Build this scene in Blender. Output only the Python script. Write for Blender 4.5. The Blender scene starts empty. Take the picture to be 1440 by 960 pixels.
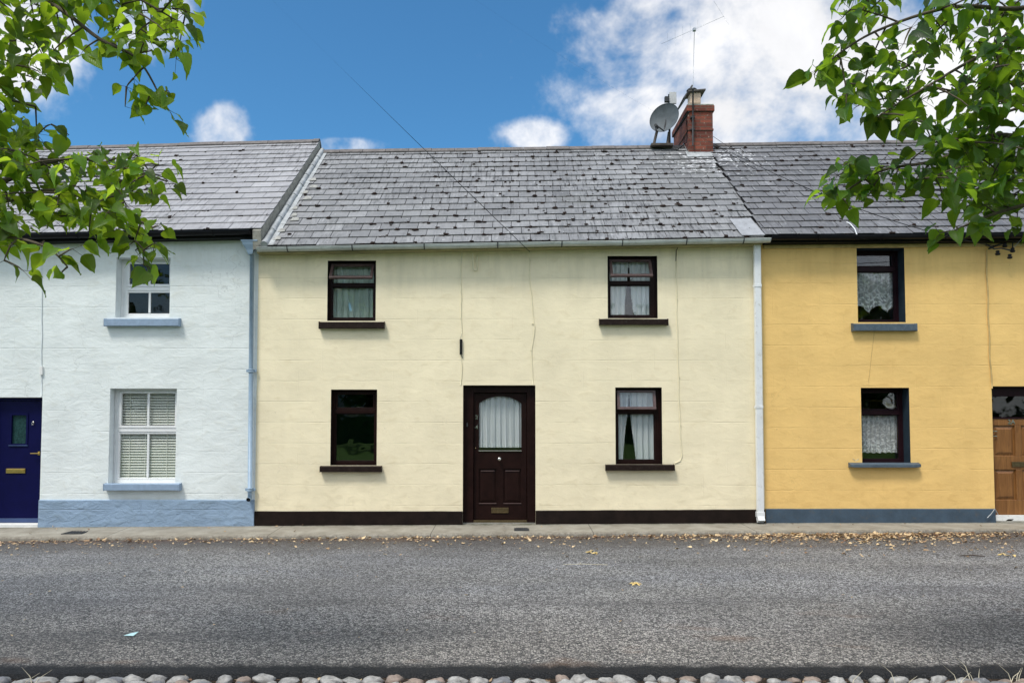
import bpy, math, random
from mathutils import Vector, Matrix, noise
R = math.radians
random.seed(7)
scene = bpy.context.scene
col = scene.collection

# ------------------------------------------------------------------ survey of the place
# The street was measured from the photographer's standpoint: F = focal length in px of the 1440 px wide photo.
F = 1040.0; PITCH = R(2.5); CAM = Vector((0, -11.5, 1.6)); SH = 114 - F*math.tan(PITCH)
def ray(px, py):
    X = (px-720)/F; Y = (480+SH-py)/F
    return Vector((X, math.cos(PITCH)-Y*math.sin(PITCH), math.sin(PITCH)+Y*math.cos(PITCH)))
def W(px, py, y=0.0):
    d = ray(px, py); t = (y-CAM.y)/d.y
    return CAM + d*t
def RC(x0, y0, x1, y1, y=0.0):
    a = W(x0, (y0+y1)/2, y); b = W(x1, (y0+y1)/2, y); t = W((x0+x1)/2, y0, y); u = W((x0+x1)/2, y1, y)
    return a.x, b.x, u.z, t.z      # x0,x1,z0,z1
def proj(p):
    d = p-CAM; f = d.y*math.cos(PITCH)+d.z*math.sin(PITCH); u = -d.y*math.sin(PITCH)+d.z*math.cos(PITCH)
    if f <= 0.05: return None
    return 720+F*d.x/f, 480+SH-F*u/f
def lerp(a, b, t): return a+(b-a)*t
def clamp(v, a, b): return max(a, min(b, v))

# ------------------------------------------------------------------ materials
def new_mat(name):
    m = bpy.data.materials.new(name); m.use_nodes = True
    nt = m.node_tree; nt.nodes.clear()
    out = nt.nodes.new('ShaderNodeOutputMaterial')
    return m, nt, out
def N(nt, t, **kw):
    n = nt.nodes.new(t)
    for k, v in kw.items():
        if k in n.inputs.keys() if isinstance(k, str) else False: n.inputs[k].default_value = v
        else: setattr(n, k, v)
    return n
def L(nt, a, b): nt.links.new(a, b)
def math_n(nt, op, a, b=None, c=None, cl=False):
    n = nt.nodes.new('ShaderNodeMath'); n.operation = op; n.use_clamp = cl
    for i, v in enumerate((a, b, c)):
        if v is None: continue
        if isinstance(v, (int, float)): n.inputs[i].default_value = v
        else: L(nt, v, n.inputs[i])
    return n.outputs[0]
def mixc(nt, fac, a, b, mode='MIX'):
    n = nt.nodes.new('ShaderNodeMix'); n.data_type = 'RGBA'; n.blend_type = mode; n.clamp_factor = True
    for i, v in ((0, fac), (6, a), (7, b)):
        if isinstance(v, (int, float)): n.inputs[i].default_value = v
        elif isinstance(v, tuple): n.inputs[i].default_value = (v[0], v[1], v[2], 1)
        else: L(nt, v, n.inputs[i])
    return n.outputs[2]
def noise_n(nt, vec, scale, detail=3, rough=.55, dist=0.0):
    n = nt.nodes.new('ShaderNodeTexNoise'); n.inputs['Scale'].default_value = scale
    n.inputs['Detail'].default_value = detail; n.inputs['Roughness'].default_value = rough; n.inputs['Distortion'].default_value = dist
    L(nt, vec, n.inputs['Vector']); return n.outputs['Fac']
def mapr(nt, v, a, b, c=0.0, d=1.0, smooth=False):
    n = nt.nodes.new('ShaderNodeMapRange'); n.clamp = True
    if smooth: n.interpolation_type = 'SMOOTHSTEP'
    L(nt, v, n.inputs[0]); n.inputs[1].default_value = a; n.inputs[2].default_value = b; n.inputs[3].default_value = c; n.inputs[4].default_value = d
    return n.outputs[0]
def wpos(nt):
    return nt.nodes.new('ShaderNodeNewGeometry').outputs['Position']
def scaled(nt, vec, s):
    n = nt.nodes.new('ShaderNodeVectorMath'); n.operation = 'MULTIPLY'; L(nt, vec, n.inputs[0]); n.inputs[1].default_value = s
    return n.outputs[0]
def bsdf(nt, out, color, rough=.6, metal=0.0, normal=None, spec=.5):
    b = nt.nodes.new('ShaderNodeBsdfPrincipled')
    for k, v in (('Base Color', color), ('Roughness', rough), ('Metallic', metal)):
        if isinstance(v, tuple): b.inputs[k].default_value = (v[0], v[1], v[2], 1)
        elif isinstance(v, (int, float)): b.inputs[k].default_value = v
        else: L(nt, v, b.inputs[k])
    b.inputs['Specular IOR Level'].default_value = spec
    if normal is not None: L(nt, normal, b.inputs['Normal'])
    L(nt, b.outputs[0], out.inputs[0]); return b
def bump(nt, h, strength=.3, dist=.02, prev=None):
    n = nt.nodes.new('ShaderNodeBump'); n.inputs['Strength'].default_value = strength; n.inputs['Distance'].default_value = dist
    L(nt, h, n.inputs['Height'])
    if prev is not None: L(nt, prev, n.inputs['Normal'])
    return n.outputs[0]

def paint(name, c, rough=.5, var=.25, scale=9, metal=0.0, bs=.25, dirt=None):
    """painted / plain surface with mild mottling and an uneven skin"""
    m, nt, out = new_mat(name); p = wpos(nt)
    n = noise_n(nt, p, scale, 5, .65)
    lo = tuple(v*(1-var) for v in c); hi = tuple(min(1, v*(1+var)) for v in c)
    cc = mixc(nt, mapr(nt, n, .3, .7), lo, hi)
    if dirt:
        n2 = noise_n(nt, p, scale*2.7, 6, .7)
        cc = mixc(nt, mapr(nt, n2, .56, .7, 0, .8), cc, dirt)
    nb = bump(nt, noise_n(nt, p, scale*6, 4, .6), bs, .004)
    bsdf(nt, out, cc, rough, metal, nb, .5 if max(c) > .07 or metal else .13)
    return m

def wall_paint(name, c, z0, amp, dist, lumpy, stain, topz):
    """painted lime render ruled into blocks, with hairline ruling, lumps and stains"""
    m, nt, out = new_mat(name); p = wpos(nt)
    sep = nt.nodes.new('ShaderNodeSeparateXYZ'); L(nt, p, sep.inputs[0])
    x, z = sep.outputs[0], sep.outputs[2]
    warp = math_n(nt, 'MULTIPLY', math_n(nt, 'SUBTRACT', noise_n(nt, p, .9, 3), .5), .035)
    warp2 = math_n(nt, 'MULTIPLY', math_n(nt, 'SUBTRACT', noise_n(nt, p, 9, 3), .5), .016)
    zz = math_n(nt, 'ADD', math_n(nt, 'ADD', z, warp), warp2)
    f = math_n(nt, 'FRACT', math_n(nt, 'DIVIDE', math_n(nt, 'SUBTRACT', zz, z0), .322))
    dline = math_n(nt, 'ABSOLUTE', math_n(nt, 'SUBTRACT', f, .5))
    line = mapr(nt, dline, 0.0, .030, 1, 0, True)
    br = mapr(nt, noise_n(nt, scaled(nt, p, (1.0, 1, 4.1)), 1.1, 4, .65), .42, .62, .06, 1)
    line = math_n(nt, 'MULTIPLY', line, br)
    # few vertical joints, one in a while, staggered by course
    row = math_n(nt, 'FLOOR', math_n(nt, 'DIVIDE', math_n(nt, 'SUBTRACT', zz, z0), .322))
    fx = math_n(nt, 'FRACT', math_n(nt, 'ADD', math_n(nt, 'DIVIDE', x, .74), math_n(nt, 'MULTIPLY', row, .5)))
    vl = mapr(nt, math_n(nt, 'ABSOLUTE', math_n(nt, 'SUBTRACT', fx, .5)), 0, .006, 1, 0, True)
    vl = math_n(nt, 'MULTIPLY', vl, mapr(nt, noise_n(nt, p, 1.1, 2), .5, .62))
    line = math_n(nt, 'MAXIMUM', line, math_n(nt, 'MULTIPLY', vl, .7))
    big = noise_n(nt, scaled(nt, p, (1, 1, 1.6)), 1.1, 4, .6)
    mid = noise_n(nt, scaled(nt, p, (1, 1, 1.9)), 4.5, 6, .62, .6)
    fine = noise_n(nt, p, 60, 4, .7)
    cc = mixc(nt, mapr(nt, big, .3, .72), tuple(v*.89 for v in c), tuple(min(1, v*1.05) for v in c))
    cc = mixc(nt, mapr(nt, mid, .54, .72, 0, .55), cc, tuple(v*s for v, s in zip(c, (.83, .80, .74))))
    cc = mixc(nt, math_n(nt, 'MULTIPLY', line, .30), cc, tuple(v*.6 for v in c))
    # streaks washed down from above and denser towards the wall top
    st = noise_n(nt, scaled(nt, p, (3.2, 1, .45)), 1.0, 4, .7)
    up = mapr(nt, z, topz-.9, topz-.05, 0, 1)
    cc = mixc(nt, math_n(nt, 'MULTIPLY', mapr(nt, st, .45, .75), math_n(nt, 'ADD', math_n(nt, 'MULTIPLY', up, .5), .12)), cc, stain)
    low = mapr(nt, z, .25, .95, 1, 0)
    cc = mixc(nt, math_n(nt, 'MULTIPLY', math_n(nt, 'MULTIPLY', low, mapr(nt, mid, .4, .7)), .35), cc, stain)
    spk = noise_n(nt, p, 23, 2, .5)
    cc = mixc(nt, mapr(nt, spk, .73, .78, 0, .5), cc, tuple(v*.45 for v in c))
    # hair cracks
    vo = nt.nodes.new('ShaderNodeTexVoronoi'); vo.feature = 'DISTANCE_TO_EDGE'; vo.inputs['Scale'].default_value = .8
    wv = nt.nodes.new('ShaderNodeVectorMath'); wv.operation = 'ADD'; L(nt, p, wv.inputs[0])
    nz = nt.nodes.new('ShaderNodeTexNoise'); nz.inputs['Scale'].default_value = 3; nz.inputs['Detail'].default_value = 5; L(nt, p, nz.inputs['Vector'])
    L(nt, scaled(nt, nz.outputs['Color'], (.6, .6, .6)), wv.inputs[1]); L(nt, wv.outputs[0], vo.inputs['Vector'])
    ck = math_n(nt, 'MULTIPLY', mapr(nt, vo.outputs['Distance'], 0, .004, 1, 0), mapr(nt, noise_n(nt, p, .8, 2), .5, .62))
    cc = mixc(nt, math_n(nt, 'MULTIPLY', ck, .4*lumpy), cc, tuple(v*.4 for v in c))
    h = math_n(nt, 'ADD', math_n(nt, 'MULTIPLY', mid, 1.0*lumpy), math_n(nt, 'MULTIPLY', big, 1.6*lumpy))
    h = math_n(nt, 'ADD', h, math_n(nt, 'MULTIPLY', fine, .10))
    rg = nt.nodes.new('ShaderNodeTexNoise'); rg.noise_type = 'RIDGED_MULTIFRACTAL'; rg.inputs['Scale'].default_value = 1.5; rg.inputs['Detail'].default_value = 4
    L(nt, scaled(nt, p, (1, 1, 1.8)), rg.inputs['Vector'])
    h = math_n(nt, 'ADD', h, math_n(nt, 'MULTIPLY', rg.outputs['Fac'], .09*lumpy))
    h = math_n(nt, 'SUBTRACT', h, math_n(nt, 'MULTIPLY', line, .30))
    nb = bump(nt, h, amp, dist)
    bsdf(nt, out, cc, .85, 0, nb, .25)
    return m

def slate_mat(name, dark, light, streak, lichen_at=None):
    m, nt, out = new_mat(name); p = wpos(nt)
    a = nt.nodes.new('ShaderNodeAttribute'); a.attribute_name = 'tone'
    n1 = noise_n(nt, scaled(nt, p, (1, 1, 1)), 9, 6, .7)
    n2 = noise_n(nt, scaled(nt, p, (26, 3.0, 3.0)), 1, 5, .7)        # grain washed down the slope
    big = noise_n(nt, p, .55, 3)
    v = math_n(nt, 'ADD', math_n(nt, 'MULTIPLY', a.outputs['Fac'], .5), math_n(nt, 'MULTIPLY', n1, .55))
    cc = mixc(nt, mapr(nt, v, .2, .8), dark, light)
    sm = math_n(nt, 'MULTIPLY', mapr(nt, n2, .5, .68), mapr(nt, big, .42, .6, .15, streak))
    cc = mixc(nt, sm, cc, tuple(d*.35 for d in dark))
    wl = math_n(nt, 'MULTIPLY', mapr(nt, n2, .5, .3, 0, .5), mapr(nt, noise_n(nt, p, 3.3, 3), .5, .66))
    cc = mixc(nt, wl, cc, (.50, .51, .53))
    gr = mapr(nt, noise_n(nt, p, 1.3, 5, .7), .56, .75, 0, .45)
    cc = mixc(nt, gr, cc, (.10, .105, .085))
    spots = noise_n(nt, p, 30, 3, .6)
    cc = mixc(nt, mapr(nt, spots, .68, .73, 0, .7), cc, (.03, .03, .028))
    if lichen_at is not None:
        d = nt.nodes.new('ShaderNodeVectorMath'); d.operation = 'DISTANCE'; L(nt, p, d.inputs[0]); d.inputs[1].default_value = lichen_at
        near = mapr(nt, d.outputs['Value'], .15, 1.5, 1, 0)
        ls = noise_n(nt, p, 11, 4, .7)
        lm = math_n(nt, 'GREATER_THAN', math_n(nt, 'ADD', ls, math_n(nt, 'MULTIPLY', near, .14)), .69)
        cc = mixc(nt, math_n(nt, 'MULTIPLY', lm, .85), cc, (.66, .67, .68))
    nb = bump(nt, noise_n(nt, p, 40, 4, .7), .35, .004)
    rr = mapr(nt, n1, .3, .7, .42, .62)
    bsdf(nt, out, cc, rr, 0, nb, .5)
    return m

def brick_mat():
    m, nt, out = new_mat('red_brick'); tc = nt.nodes.new('ShaderNodeNewGeometry'); p = tc.outputs['Position']
    sep = nt.nodes.new('ShaderNodeSeparateXYZ'); L(nt, p, sep.inputs[0])
    nsep = nt.nodes.new('ShaderNodeSeparateXYZ'); L(nt, tc.outputs['True Normal'], nsep.inputs[0])
    side = math_n(nt, 'GREATER_THAN', math_n(nt, 'ABSOLUTE', nsep.outputs[0]), .6)
    u = math_n(nt, 'ADD', math_n(nt, 'MULTIPLY', sep.outputs[0], math_n(nt, 'SUBTRACT', 1, side)), math_n(nt, 'MULTIPLY', sep.outputs[1], side))
    cb = nt.nodes.new('ShaderNodeCombineXYZ'); L(nt, u, cb.inputs[0]); L(nt, sep.outputs[2], cb.inputs[1])
    b = nt.nodes.new('ShaderNodeTexBrick'); L(nt, cb.outputs[0], b.inputs['Vector']); b.inputs['Scale'].default_value = 1
    b.inputs['Brick Width'].default_value = .225; b.inputs['Row Height'].default_value = .075; b.inputs['Mortar Size'].default_value = .007
    b.inputs['Color1'].default_value = (.12, .032, .022, 1); b.inputs['Color2'].default_value = (.27, .075, .045, 1); b.inputs['Mortar'].default_value = (.12, .085, .065, 1)
    cc = mixc(nt, mapr(nt, noise_n(nt, p, 7, 5, .7), .45, .7, 0, .75), b.outputs['Color'], (.11, .045, .035))
    cc = mixc(nt, mapr(nt, noise_n(nt, p, 16, 4, .7), .62, .72, 0, .5), cc, (.5, .45, .38))
    h = math_n(nt, 'SUBTRACT', noise_n(nt, p, 50, 3), math_n(nt, 'MULTIPLY', b.outputs['Fac'], 1.2))
    bsdf(nt, out, cc, .85, 0, bump(nt, h, .5, .01), .3)
    return m

def asphalt_mat():
    m, nt, out = new_mat('asphalt'); p = wpos(nt)
    sep = nt.nodes.new('ShaderNodeSeparateXYZ'); L(nt, p, sep.inputs[0]); y = sep.outputs[1]
    vo = nt.nodes.new('ShaderNodeTexVoronoi'); vo.inputs['Scale'].default_value = 54; vo.inputs['Randomness'].default_value = 1; L(nt, p, vo.inputs['Vector'])
    ve = nt.nodes.new('ShaderNodeTexVoronoi'); ve.feature = 'DISTANCE_TO_EDGE'; ve.inputs['Scale'].default_value = 54; L(nt, p, ve.inputs['Vector'])
    sc = nt.nodes.new('ShaderNodeSeparateColor'); L(nt, vo.outputs['Color'], sc.inputs[0])
    gaps = mapr(nt, ve.outputs['Distance'], .03, .13)
    nf = noise_n(nt, p, 55, 4, .75)
    stone = math_n(nt, 'MULTIPLY', gaps, mapr(nt, sc.outputs[0], .1, .8, .16, 1))
    stone = math_n(nt, 'MULTIPLY', stone, mapr(nt, nf, .32, .56, .6, 1))
    big = noise_n(nt, scaled(nt, p, (.35, 1, 1)), .9, 4, .6)
    wide = noise_n(nt, scaled(nt, p, (.5, .9, 1)), .75, 5, .62)
    chip = mixc(nt, mapr(nt, big, .35, .65), (.74, .75, .79), (.88, .87, .85))
    nearw = mapr(nt, y, -4.0, -6.0, 0, 1)
    chip = mixc(nt, math_n(nt, 'MULTIPLY', nearw, .8), chip, (.80, .73, .64))
    cc = mixc(nt, stone, (.022, .022, .024), chip)
    # worn tyre bands a little paler and bluer
    # dirt and leaf mould swept against the kerb
    dk = math_n(nt, 'ADD', y, math_n(nt, 'MULTIPLY', math_n(nt, 'SUBTRACT', noise_n(nt, p, 2.2, 5, .65), .5), .9))
    dirt = mapr(nt, dk, -2.5, -1.0, 0, .9, True)
    cc = mixc(nt, math_n(nt, 'MULTIPLY', dirt, .8), cc, (.075, .058, .045))
    dd = mapr(nt, dk, -1.15, -.85, 0, .9, True)
    cc = mixc(nt, math_n(nt, 'MULTIPLY', dd, mapr(nt, noise_n(nt, p, 28, 4, .7), .4, .62)), cc, (.13, .06, .03))
    cc = mixc(nt, mapr(nt, wide, .38, .62, .3, 0), cc, (.045, .046, .05))
    lane = noise_n(nt, scaled(nt, p, (.12, 1.1, 1)), 1.3, 4, .6)
    cc = mixc(nt, mapr(nt, lane, .5, .72, 0, .4), cc, (.07, .07, .075))
    oil = noise_n(nt, scaled(nt, p, (.8, 1.2, 1)), 1.9, 5, .7)
    cc = mixc(nt, mapr(nt, oil, .62, .76, 0, .6), cc, (.04, .04, .042))
    # rusty patches
    ru = math_n(nt, 'MULTIPLY', mapr(nt, noise_n(nt, scaled(nt, p, (.6, 1.4, 1)), 1.5, 3), .62, .74), nearw)
    cc = mixc(nt, math_n(nt, 'MULTIPLY', ru, .5), cc, (.24, .13, .07))
    # bare black bitumen on the broken rim next to the cobbles
    rim = math_n(nt, 'ADD', y, math_n(nt, 'MULTIPLY', math_n(nt, 'SUBTRACT', noise_n(nt, p, 9, 4, .7), .5), .16))
    cc = mixc(nt, mapr(nt, rim, -6.34, -6.44, 0, .96), cc, (.006, .007, .009))
    h = math_n(nt, 'ADD', math_n(nt, 'MULTIPLY', stone, 1), math_n(nt, 'MULTIPLY', nf, .4))
    bsdf(nt, out, cc, .72, 0, bump(nt, h, 1.0, .016), .4)
    return m

def concrete_mat():
    m, nt, out = new_mat('pavement_concrete'); p = wpos(nt)
    sep = nt.nodes.new('ShaderNodeSeparateXYZ'); L(nt, p, sep.inputs[0])
    n1 = noise_n(nt, p, 3, 6, .7); n2 = noise_n(nt, scaled(nt, p, (1, 1, 1)), 24, 5, .75)
    cc = mixc(nt, mapr(nt, n1, .3, .7), (.20, .18, .145), (.36, .34, .29))
    cc = mixc(nt, mapr(nt, n2, .5, .72, 0, .6), cc, (.13, .12, .095))
    fx = math_n(nt, 'FRACT', math_n(nt, 'DIVIDE', sep.outputs[0], 2.35))
    j = mapr(nt, math_n(nt, 'ABSOLUTE', math_n(nt, 'SUBTRACT', fx, .5)), 0, .004, 1, 0)
    cc = mixc(nt, j, cc, (.06, .055, .045))
    moss = math_n(nt, 'MULTIPLY', mapr(nt, sep.outputs[1], -.16, -.03), mapr(nt, noise_n(nt, p, 6, 4, .7), .42, .6))
    cc = mixc(nt, math_n(nt, 'MULTIPLY', moss, .8), cc, (.06, .065, .035))
    ed = math_n(nt, 'MULTIPLY', mapr(nt, sep.outputs[1], -.6, -.74), mapr(nt, n2, .4, .6))
    cc = mixc(nt, math_n(nt, 'MULTIPLY', ed, .6), cc, (.10, .08, .06))
    bsdf(nt, out, cc, .85, 0, bump(nt, n2, .5, .008), .3)
    return m

def ground_mat(name, a, b, scale, bs=.6, bd=.03, c=None):
    m, nt, out = new_mat(name); p = wpos(nt)
    n1 = noise_n(nt, p, scale, 6, .75); n2 = noise_n(nt, p, scale*.13, 3)
    v = math_n(nt, 'ADD', math_n(nt, 'MULTIPLY', n1, .6), math_n(nt, 'MULTIPLY', n2, .4))
    cc = mixc(nt, mapr(nt, v, .35, .65), a, b)
    if c: cc = mixc(nt, mapr(nt, noise_n(nt, p, scale*2.2, 3, .6), .6, .66), cc, c)
    bsdf(nt, out, cc, .9, 0, bump(nt, n1, bs, bd), .2)
    return m

def leaf_mat(name, lo, hi, tr, mixf=.45):
    m, nt, out = new_mat(name)
    a = nt.nodes.new('ShaderNodeAttribute'); a.attribute_name = 'tone'
    uv = nt.nodes.new('ShaderNodeUVMap'); uv.uv_map = 'uv'
    sep = nt.nodes.new('ShaderNodeSeparateXYZ'); L(nt, uv.outputs[0], sep.inputs[0])
    au = math_n(nt, 'ABSOLUTE', sep.outputs[0])
    mid = mapr(nt, au, .0, .07, 1, 0)
    sv = math_n(nt, 'FRACT', math_n(nt, 'MULTIPLY', math_n(nt, 'SUBTRACT', sep.outputs[1], math_n(nt, 'MULTIPLY', au, .7)), 7))
    side = mapr(nt, math_n(nt, 'ABSOLUTE', math_n(nt, 'SUBTRACT', sv, .5)), 0, .13, 1, 0)
    vein = math_n(nt, 'MAXIMUM', mid, math_n(nt, 'MULTIPLY', side, .55))
    cc = mixc(nt, a.outputs['Fac'], lo, hi)
    cc = mixc(nt, math_n(nt, 'MULTIPLY', vein, .6), cc, tuple(min(1, h*2.2) for h in hi))
    bl = noise_n(nt, wpos(nt), 45, 3, .6)
    cc = mixc(nt, mapr(nt, bl, .62, .72, 0, .6), cc, tuple(min(1, v*1.2+.03) for v in hi)); cc = mixc(nt, mapr(nt, bl, .3, .42, .5, 0), cc, lo)
    b = nt.nodes.new('ShaderNodeBsdfPrincipled'); L(nt, cc, b.inputs['Base Color']); b.inputs['Roughness'].default_value = .44; b.inputs['Specular IOR Level'].default_value = .38
    L(nt, bump(nt, math_n(nt, 'MULTIPLY', vein, -1), .5, .004), b.inputs['Normal'])
    t = nt.nodes.new('ShaderNodeBsdfTranslucent')
    tt0 = mixc(nt, a.outputs['Fac'], tuple(v*.42 for v in tr), tr)
    tt = mixc(nt, math_n(nt, 'MULTIPLY', vein, .45), tt0, tuple(v*.3 for v in tr))
    L(nt, tt, t.inputs['Color'])
    mx = nt.nodes.new('ShaderNodeMixShader'); mx.inputs[0].default_value = mixf
    L(nt, b.outputs[0], mx.inputs[1]); L(nt, t.outputs[0], mx.inputs[2]); L(nt, mx.outputs[0], out.inputs[0])
    return m

def glass_mat(name='window_glass', tint=(.985, .99, .985), wob=.0, gain=.8):
    m, nt, out = new_mat(name); p = wpos(nt)
    fr = nt.nodes.new('ShaderNodeFresnel'); gb = nt.nodes.new('ShaderNodeNewGeometry')
    L(nt, mapr(nt, gb.outputs['Backfacing'], 0, 1, 1.5, 1/1.5), fr.inputs['IOR'])
    tr = nt.nodes.new('ShaderNodeBsdfTransparent'); tr.inputs['Color'].default_value = (*tint, 1)
    gl = nt.nodes.new('ShaderNodeBsdfGlossy'); gl.inputs['Roughness'].default_value = .015
    L(nt, bump(nt, noise_n(nt, p, 2.2, 2), .12+wob, .02), gl.inputs['Normal'])
    mx = nt.nodes.new('ShaderNodeMixShader'); L(nt, math_n(nt, 'MULTIPLY', fr.outputs[0], 1.9*gain, cl=True), mx.inputs[0])
    L(nt, tr.outputs[0], mx.inputs[1]); L(nt, gl.outputs[0], mx.inputs[2]); L(nt, mx.outputs[0], out.inputs[0])
    return m

def cloth_mat(name, c, trans=.25, lace=0.0, scale=24):
    m, nt, out = new_mat(name); p = wpos(nt)
    b = nt.nodes.new('ShaderNodeBsdfDiffuse'); b.inputs[0].default_value = (*c, 1)
    t = nt.nodes.new('ShaderNodeBsdfTranslucent'); t.inputs[0].default_value = (*c, 1)
    m1 = nt.nodes.new('ShaderNodeMixShader'); m1.inputs[0].default_value = .12; L(nt, b.outputs[0], m1.inputs[1]); L(nt, t.outputs[0], m1.inputs[2])
    tr = nt.nodes.new('ShaderNodeBsdfTransparent')
    m2 = nt.nodes.new('ShaderNodeMixShader')
    if lace > 0:
        uv = nt.nodes.new('ShaderNodeUVMap'); uv.uv_map = 'uv'
        vo = nt.nodes.new('ShaderNodeTexVoronoi'); vo.inputs['Scale'].default_value = scale; L(nt, uv.outputs[0], vo.inputs['Vector'])
        vo2 = nt.nodes.new('ShaderNodeTexVoronoi'); vo2.feature = 'DISTANCE_TO_EDGE'; vo2.inputs['Scale'].default_value = scale*.5; L(nt, uv.outputs[0], vo2.inputs['Vector'])
        sep = nt.nodes.new('ShaderNodeSeparateXYZ'); L(nt, uv.outputs[0], sep.inputs[0])
        flower = mapr(nt, vo.outputs['Distance'], .28, .42, 1, 0)
        net = mapr(nt, vo2.outputs['Distance'], .03, .09, .7, 0)
        pat = math_n(nt, 'MAXIMUM', flower, net)
        low = mapr(nt, sep.outputs[1], .0, .6, 1.25, .55)
        solid = math_n(nt, 'MULTIPLY', pat, low)
        L(nt, mapr(nt, solid, 0, 1, lace, .06), m2.inputs[0])
    else:
        L(nt, mapr(nt, noise_n(nt, p, 5, 3), .3, .7, trans*.6, trans*1.5), m2.inputs[0])
    L(nt, m1.outputs[0], m2.inputs[1]); L(nt, tr.outputs[0], m2.inputs[2]); L(nt, m2.outputs[0], out.inputs[0])
    return m

def wood_mat():
    m, nt, out = new_mat('varnished_oak'); p = wpos(nt)
    g = noise_n(nt, scaled(nt, p, (22, 22, 1.6)), 1.4, 6, .65, 1.2)
    b = noise_n(nt, p, 2.5, 3)
    cc = mixc(nt, mapr(nt, g, .3, .7), (.13, .05, .014), (.32, .15, .045))
    cc = mixc(nt, mapr(nt, b, .4, .7, 0, .5), cc, (.17, .07, .02))
    bsdf(nt, out, cc, .34, 0, bump(nt, g, .15, .003), .5)
    return m

M = {}
M['wall_blue'] = wall_paint('pale_blue_white_render', (.78, .825, .815), .02, .5, .022, 1.0, (.56, .60, .56), 4.5)
M['wall_cream'] = wall_paint('cream_render', (.90, .80, .57), .155, .75, .011, .55, (.62, .55, .38), 4.2)
M['wall_yellow'] = wall_paint('yellow_ochre_render', (.86, .575, .215), .07, .8, .012, .6, (.60, .36, .12), 4.35)
M['cream_plain'] = paint('cream_paint', (.76, .70, .50), .8, .1)
M['blue_plain'] = paint('pale_blue_white_paint', (.70, .75, .76), .8, .08)
M['ochre_plain'] = paint('ochre_paint', (.50, .36, .15), .8, .2)
M['plinth_blue'] = wall_paint('powder_blue_plinth_paint', (.27, .37, .50), .1, .9, .03, 1.0, (.20, .27, .34), 9)
M['plinth_brown'] = paint('dark_brown_plinth_paint', (.013, .008, .0065), .7, .4, 5, bs=.6)
M['plinth_slate'] = paint('slate_blue_plinth_paint', (.045, .075, .11), .6, .25, 4, bs=.6, dirt=(.08, .08, .08))
M['sill_blue'] = paint('powder_blue_sill_paint', (.25, .34, .46), .6, .12, 12, bs=.5)
M['sill_brown'] = paint('dark_brown_sill_paint', (.017, .010, .008), .6, .4, 12, bs=.6, dirt=(.05, .04, .035))
M['sill_slate'] = paint('slate_blue_sill_paint', (.065, .095, .125), .55, .25, 12, bs=.6, dirt=(.16, .18, .19))
M['brown'] = paint('dark_brown_joinery_paint', (.015, .006, .005), .38, .3, 6, bs=.12)
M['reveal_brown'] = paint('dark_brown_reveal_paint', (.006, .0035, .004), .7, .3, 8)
M['maroon'] = paint('maroon_joinery_paint', (.017, .006, .009), .38, .3, 6, bs=.12)
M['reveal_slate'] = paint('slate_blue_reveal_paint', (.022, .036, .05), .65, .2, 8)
M['sash_brown'] = paint('worn_mauve_brown_sash_paint', (.10, .062, .058), .4, .3, 16)
M['upvc'] = paint('white_plastic_frame', (.78, .79, .79), .3, .04, 6, bs=.05)
M['navy'] = paint('navy_door_paint', (.003, .0035, .045), .42, .15, 5, bs=.05)
M['navy_edge'] = paint('navy_threshold_paint', (.04, .07, .17), .4, .15, 5)
M['brass'] = paint('brass', (.72, .50, .16), .28, .1, 30, 1.0)
M['dull_brass'] = paint('tarnished_brass', (.20, .15, .08), .4, .3, 30, 1.0)
M['chrome'] = paint('worn_chrome', (.62, .60, .56), .25, .1, 30, 1.0)
M['oak'] = wood_mat()
M['glass'] = glass_mat()
M['glass_dark'] = glass_mat('dark_reflecting_glass', (.5, .55, .53), .1, .5)
M['glass_lawn'] = glass_mat('bare_window_glass', (.3, .34, .33), .05, 1.9)
M['glass_obscure'] = paint('obscured_pane', (.018, .05, .05), .12, .5, 40, bs=.6)
M['lace'] = cloth_mat('white_lace', (.95, .96, .96), lace=.6, scale=13)
M['lace_fine'] = cloth_mat('white_figured_lace', (.95, .96, .96), lace=.55, scale=17)
M['sheer_green'] = cloth_mat('greenish_sheer_cloth', (.52, .64, .58), .2)
M['sheer_white'] = cloth_mat('white_sheer_cloth', (.72, .76, .77), .02)
M['blind'] = paint('cream_blind_slats', (.90, .92, .84), .5, .04, 4)
M['slate_l'] = slate_mat('pale_lilac_grey_slate', (.215, .212, .222), (.375, .372, .386), 1.3)
M['slate_m'] = slate_mat('weathered_grey_slate', (.10, .102, .108), (.285, .288, .295), 1.0, (3.65, 2.55, 6.6))
M['slate_r'] = slate_mat('dark_old_slate', (.075, .075, .08), (.195, .195, .205), .7, (4.1, 2.6, 6.7))
M['underlay'] = paint('black_roofing_underlay', (.012, .012, .013), .9, .3, 6)
M['ridge'] = paint('clay_grey_ridge', (.14, .125, .12), .8, .35, 9, bs=.6, dirt=(.05, .045, .04))
M['cement'] = paint('weathered_cement', (.30, .29, .25), .85, .35, 7, bs=.7, dirt=(.10, .09, .075))
M['slate_slip'] = paint('pale_lichened_slate', (.30, .30, .28), .8, .4, 14, bs=.6, dirt=(.12, .12, .10))
M['lead_grey'] = paint('dull_lead_sheet', (.30, .31, .33), .5, .2, 8, bs=.4, dirt=(.18, .18, .18))
M['lead'] = paint('whitened_lead', (.36, .38, .39), .6, .3, 8, bs=.5, dirt=(.17, .17, .165))
M['moss'] = ground_mat('dark_moss', (.012, .010, .010), (.045, .028, .022), 30)
M['gut_white'] = paint('grimy_white_gutter_plastic', (.50, .53, .50), .45, .2, 3, bs=.2, dirt=(.30, .31, .27))
M['gut_black'] = paint('black_gutter_plastic', (.010, .010, .012), .35, .3, 4)
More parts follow.
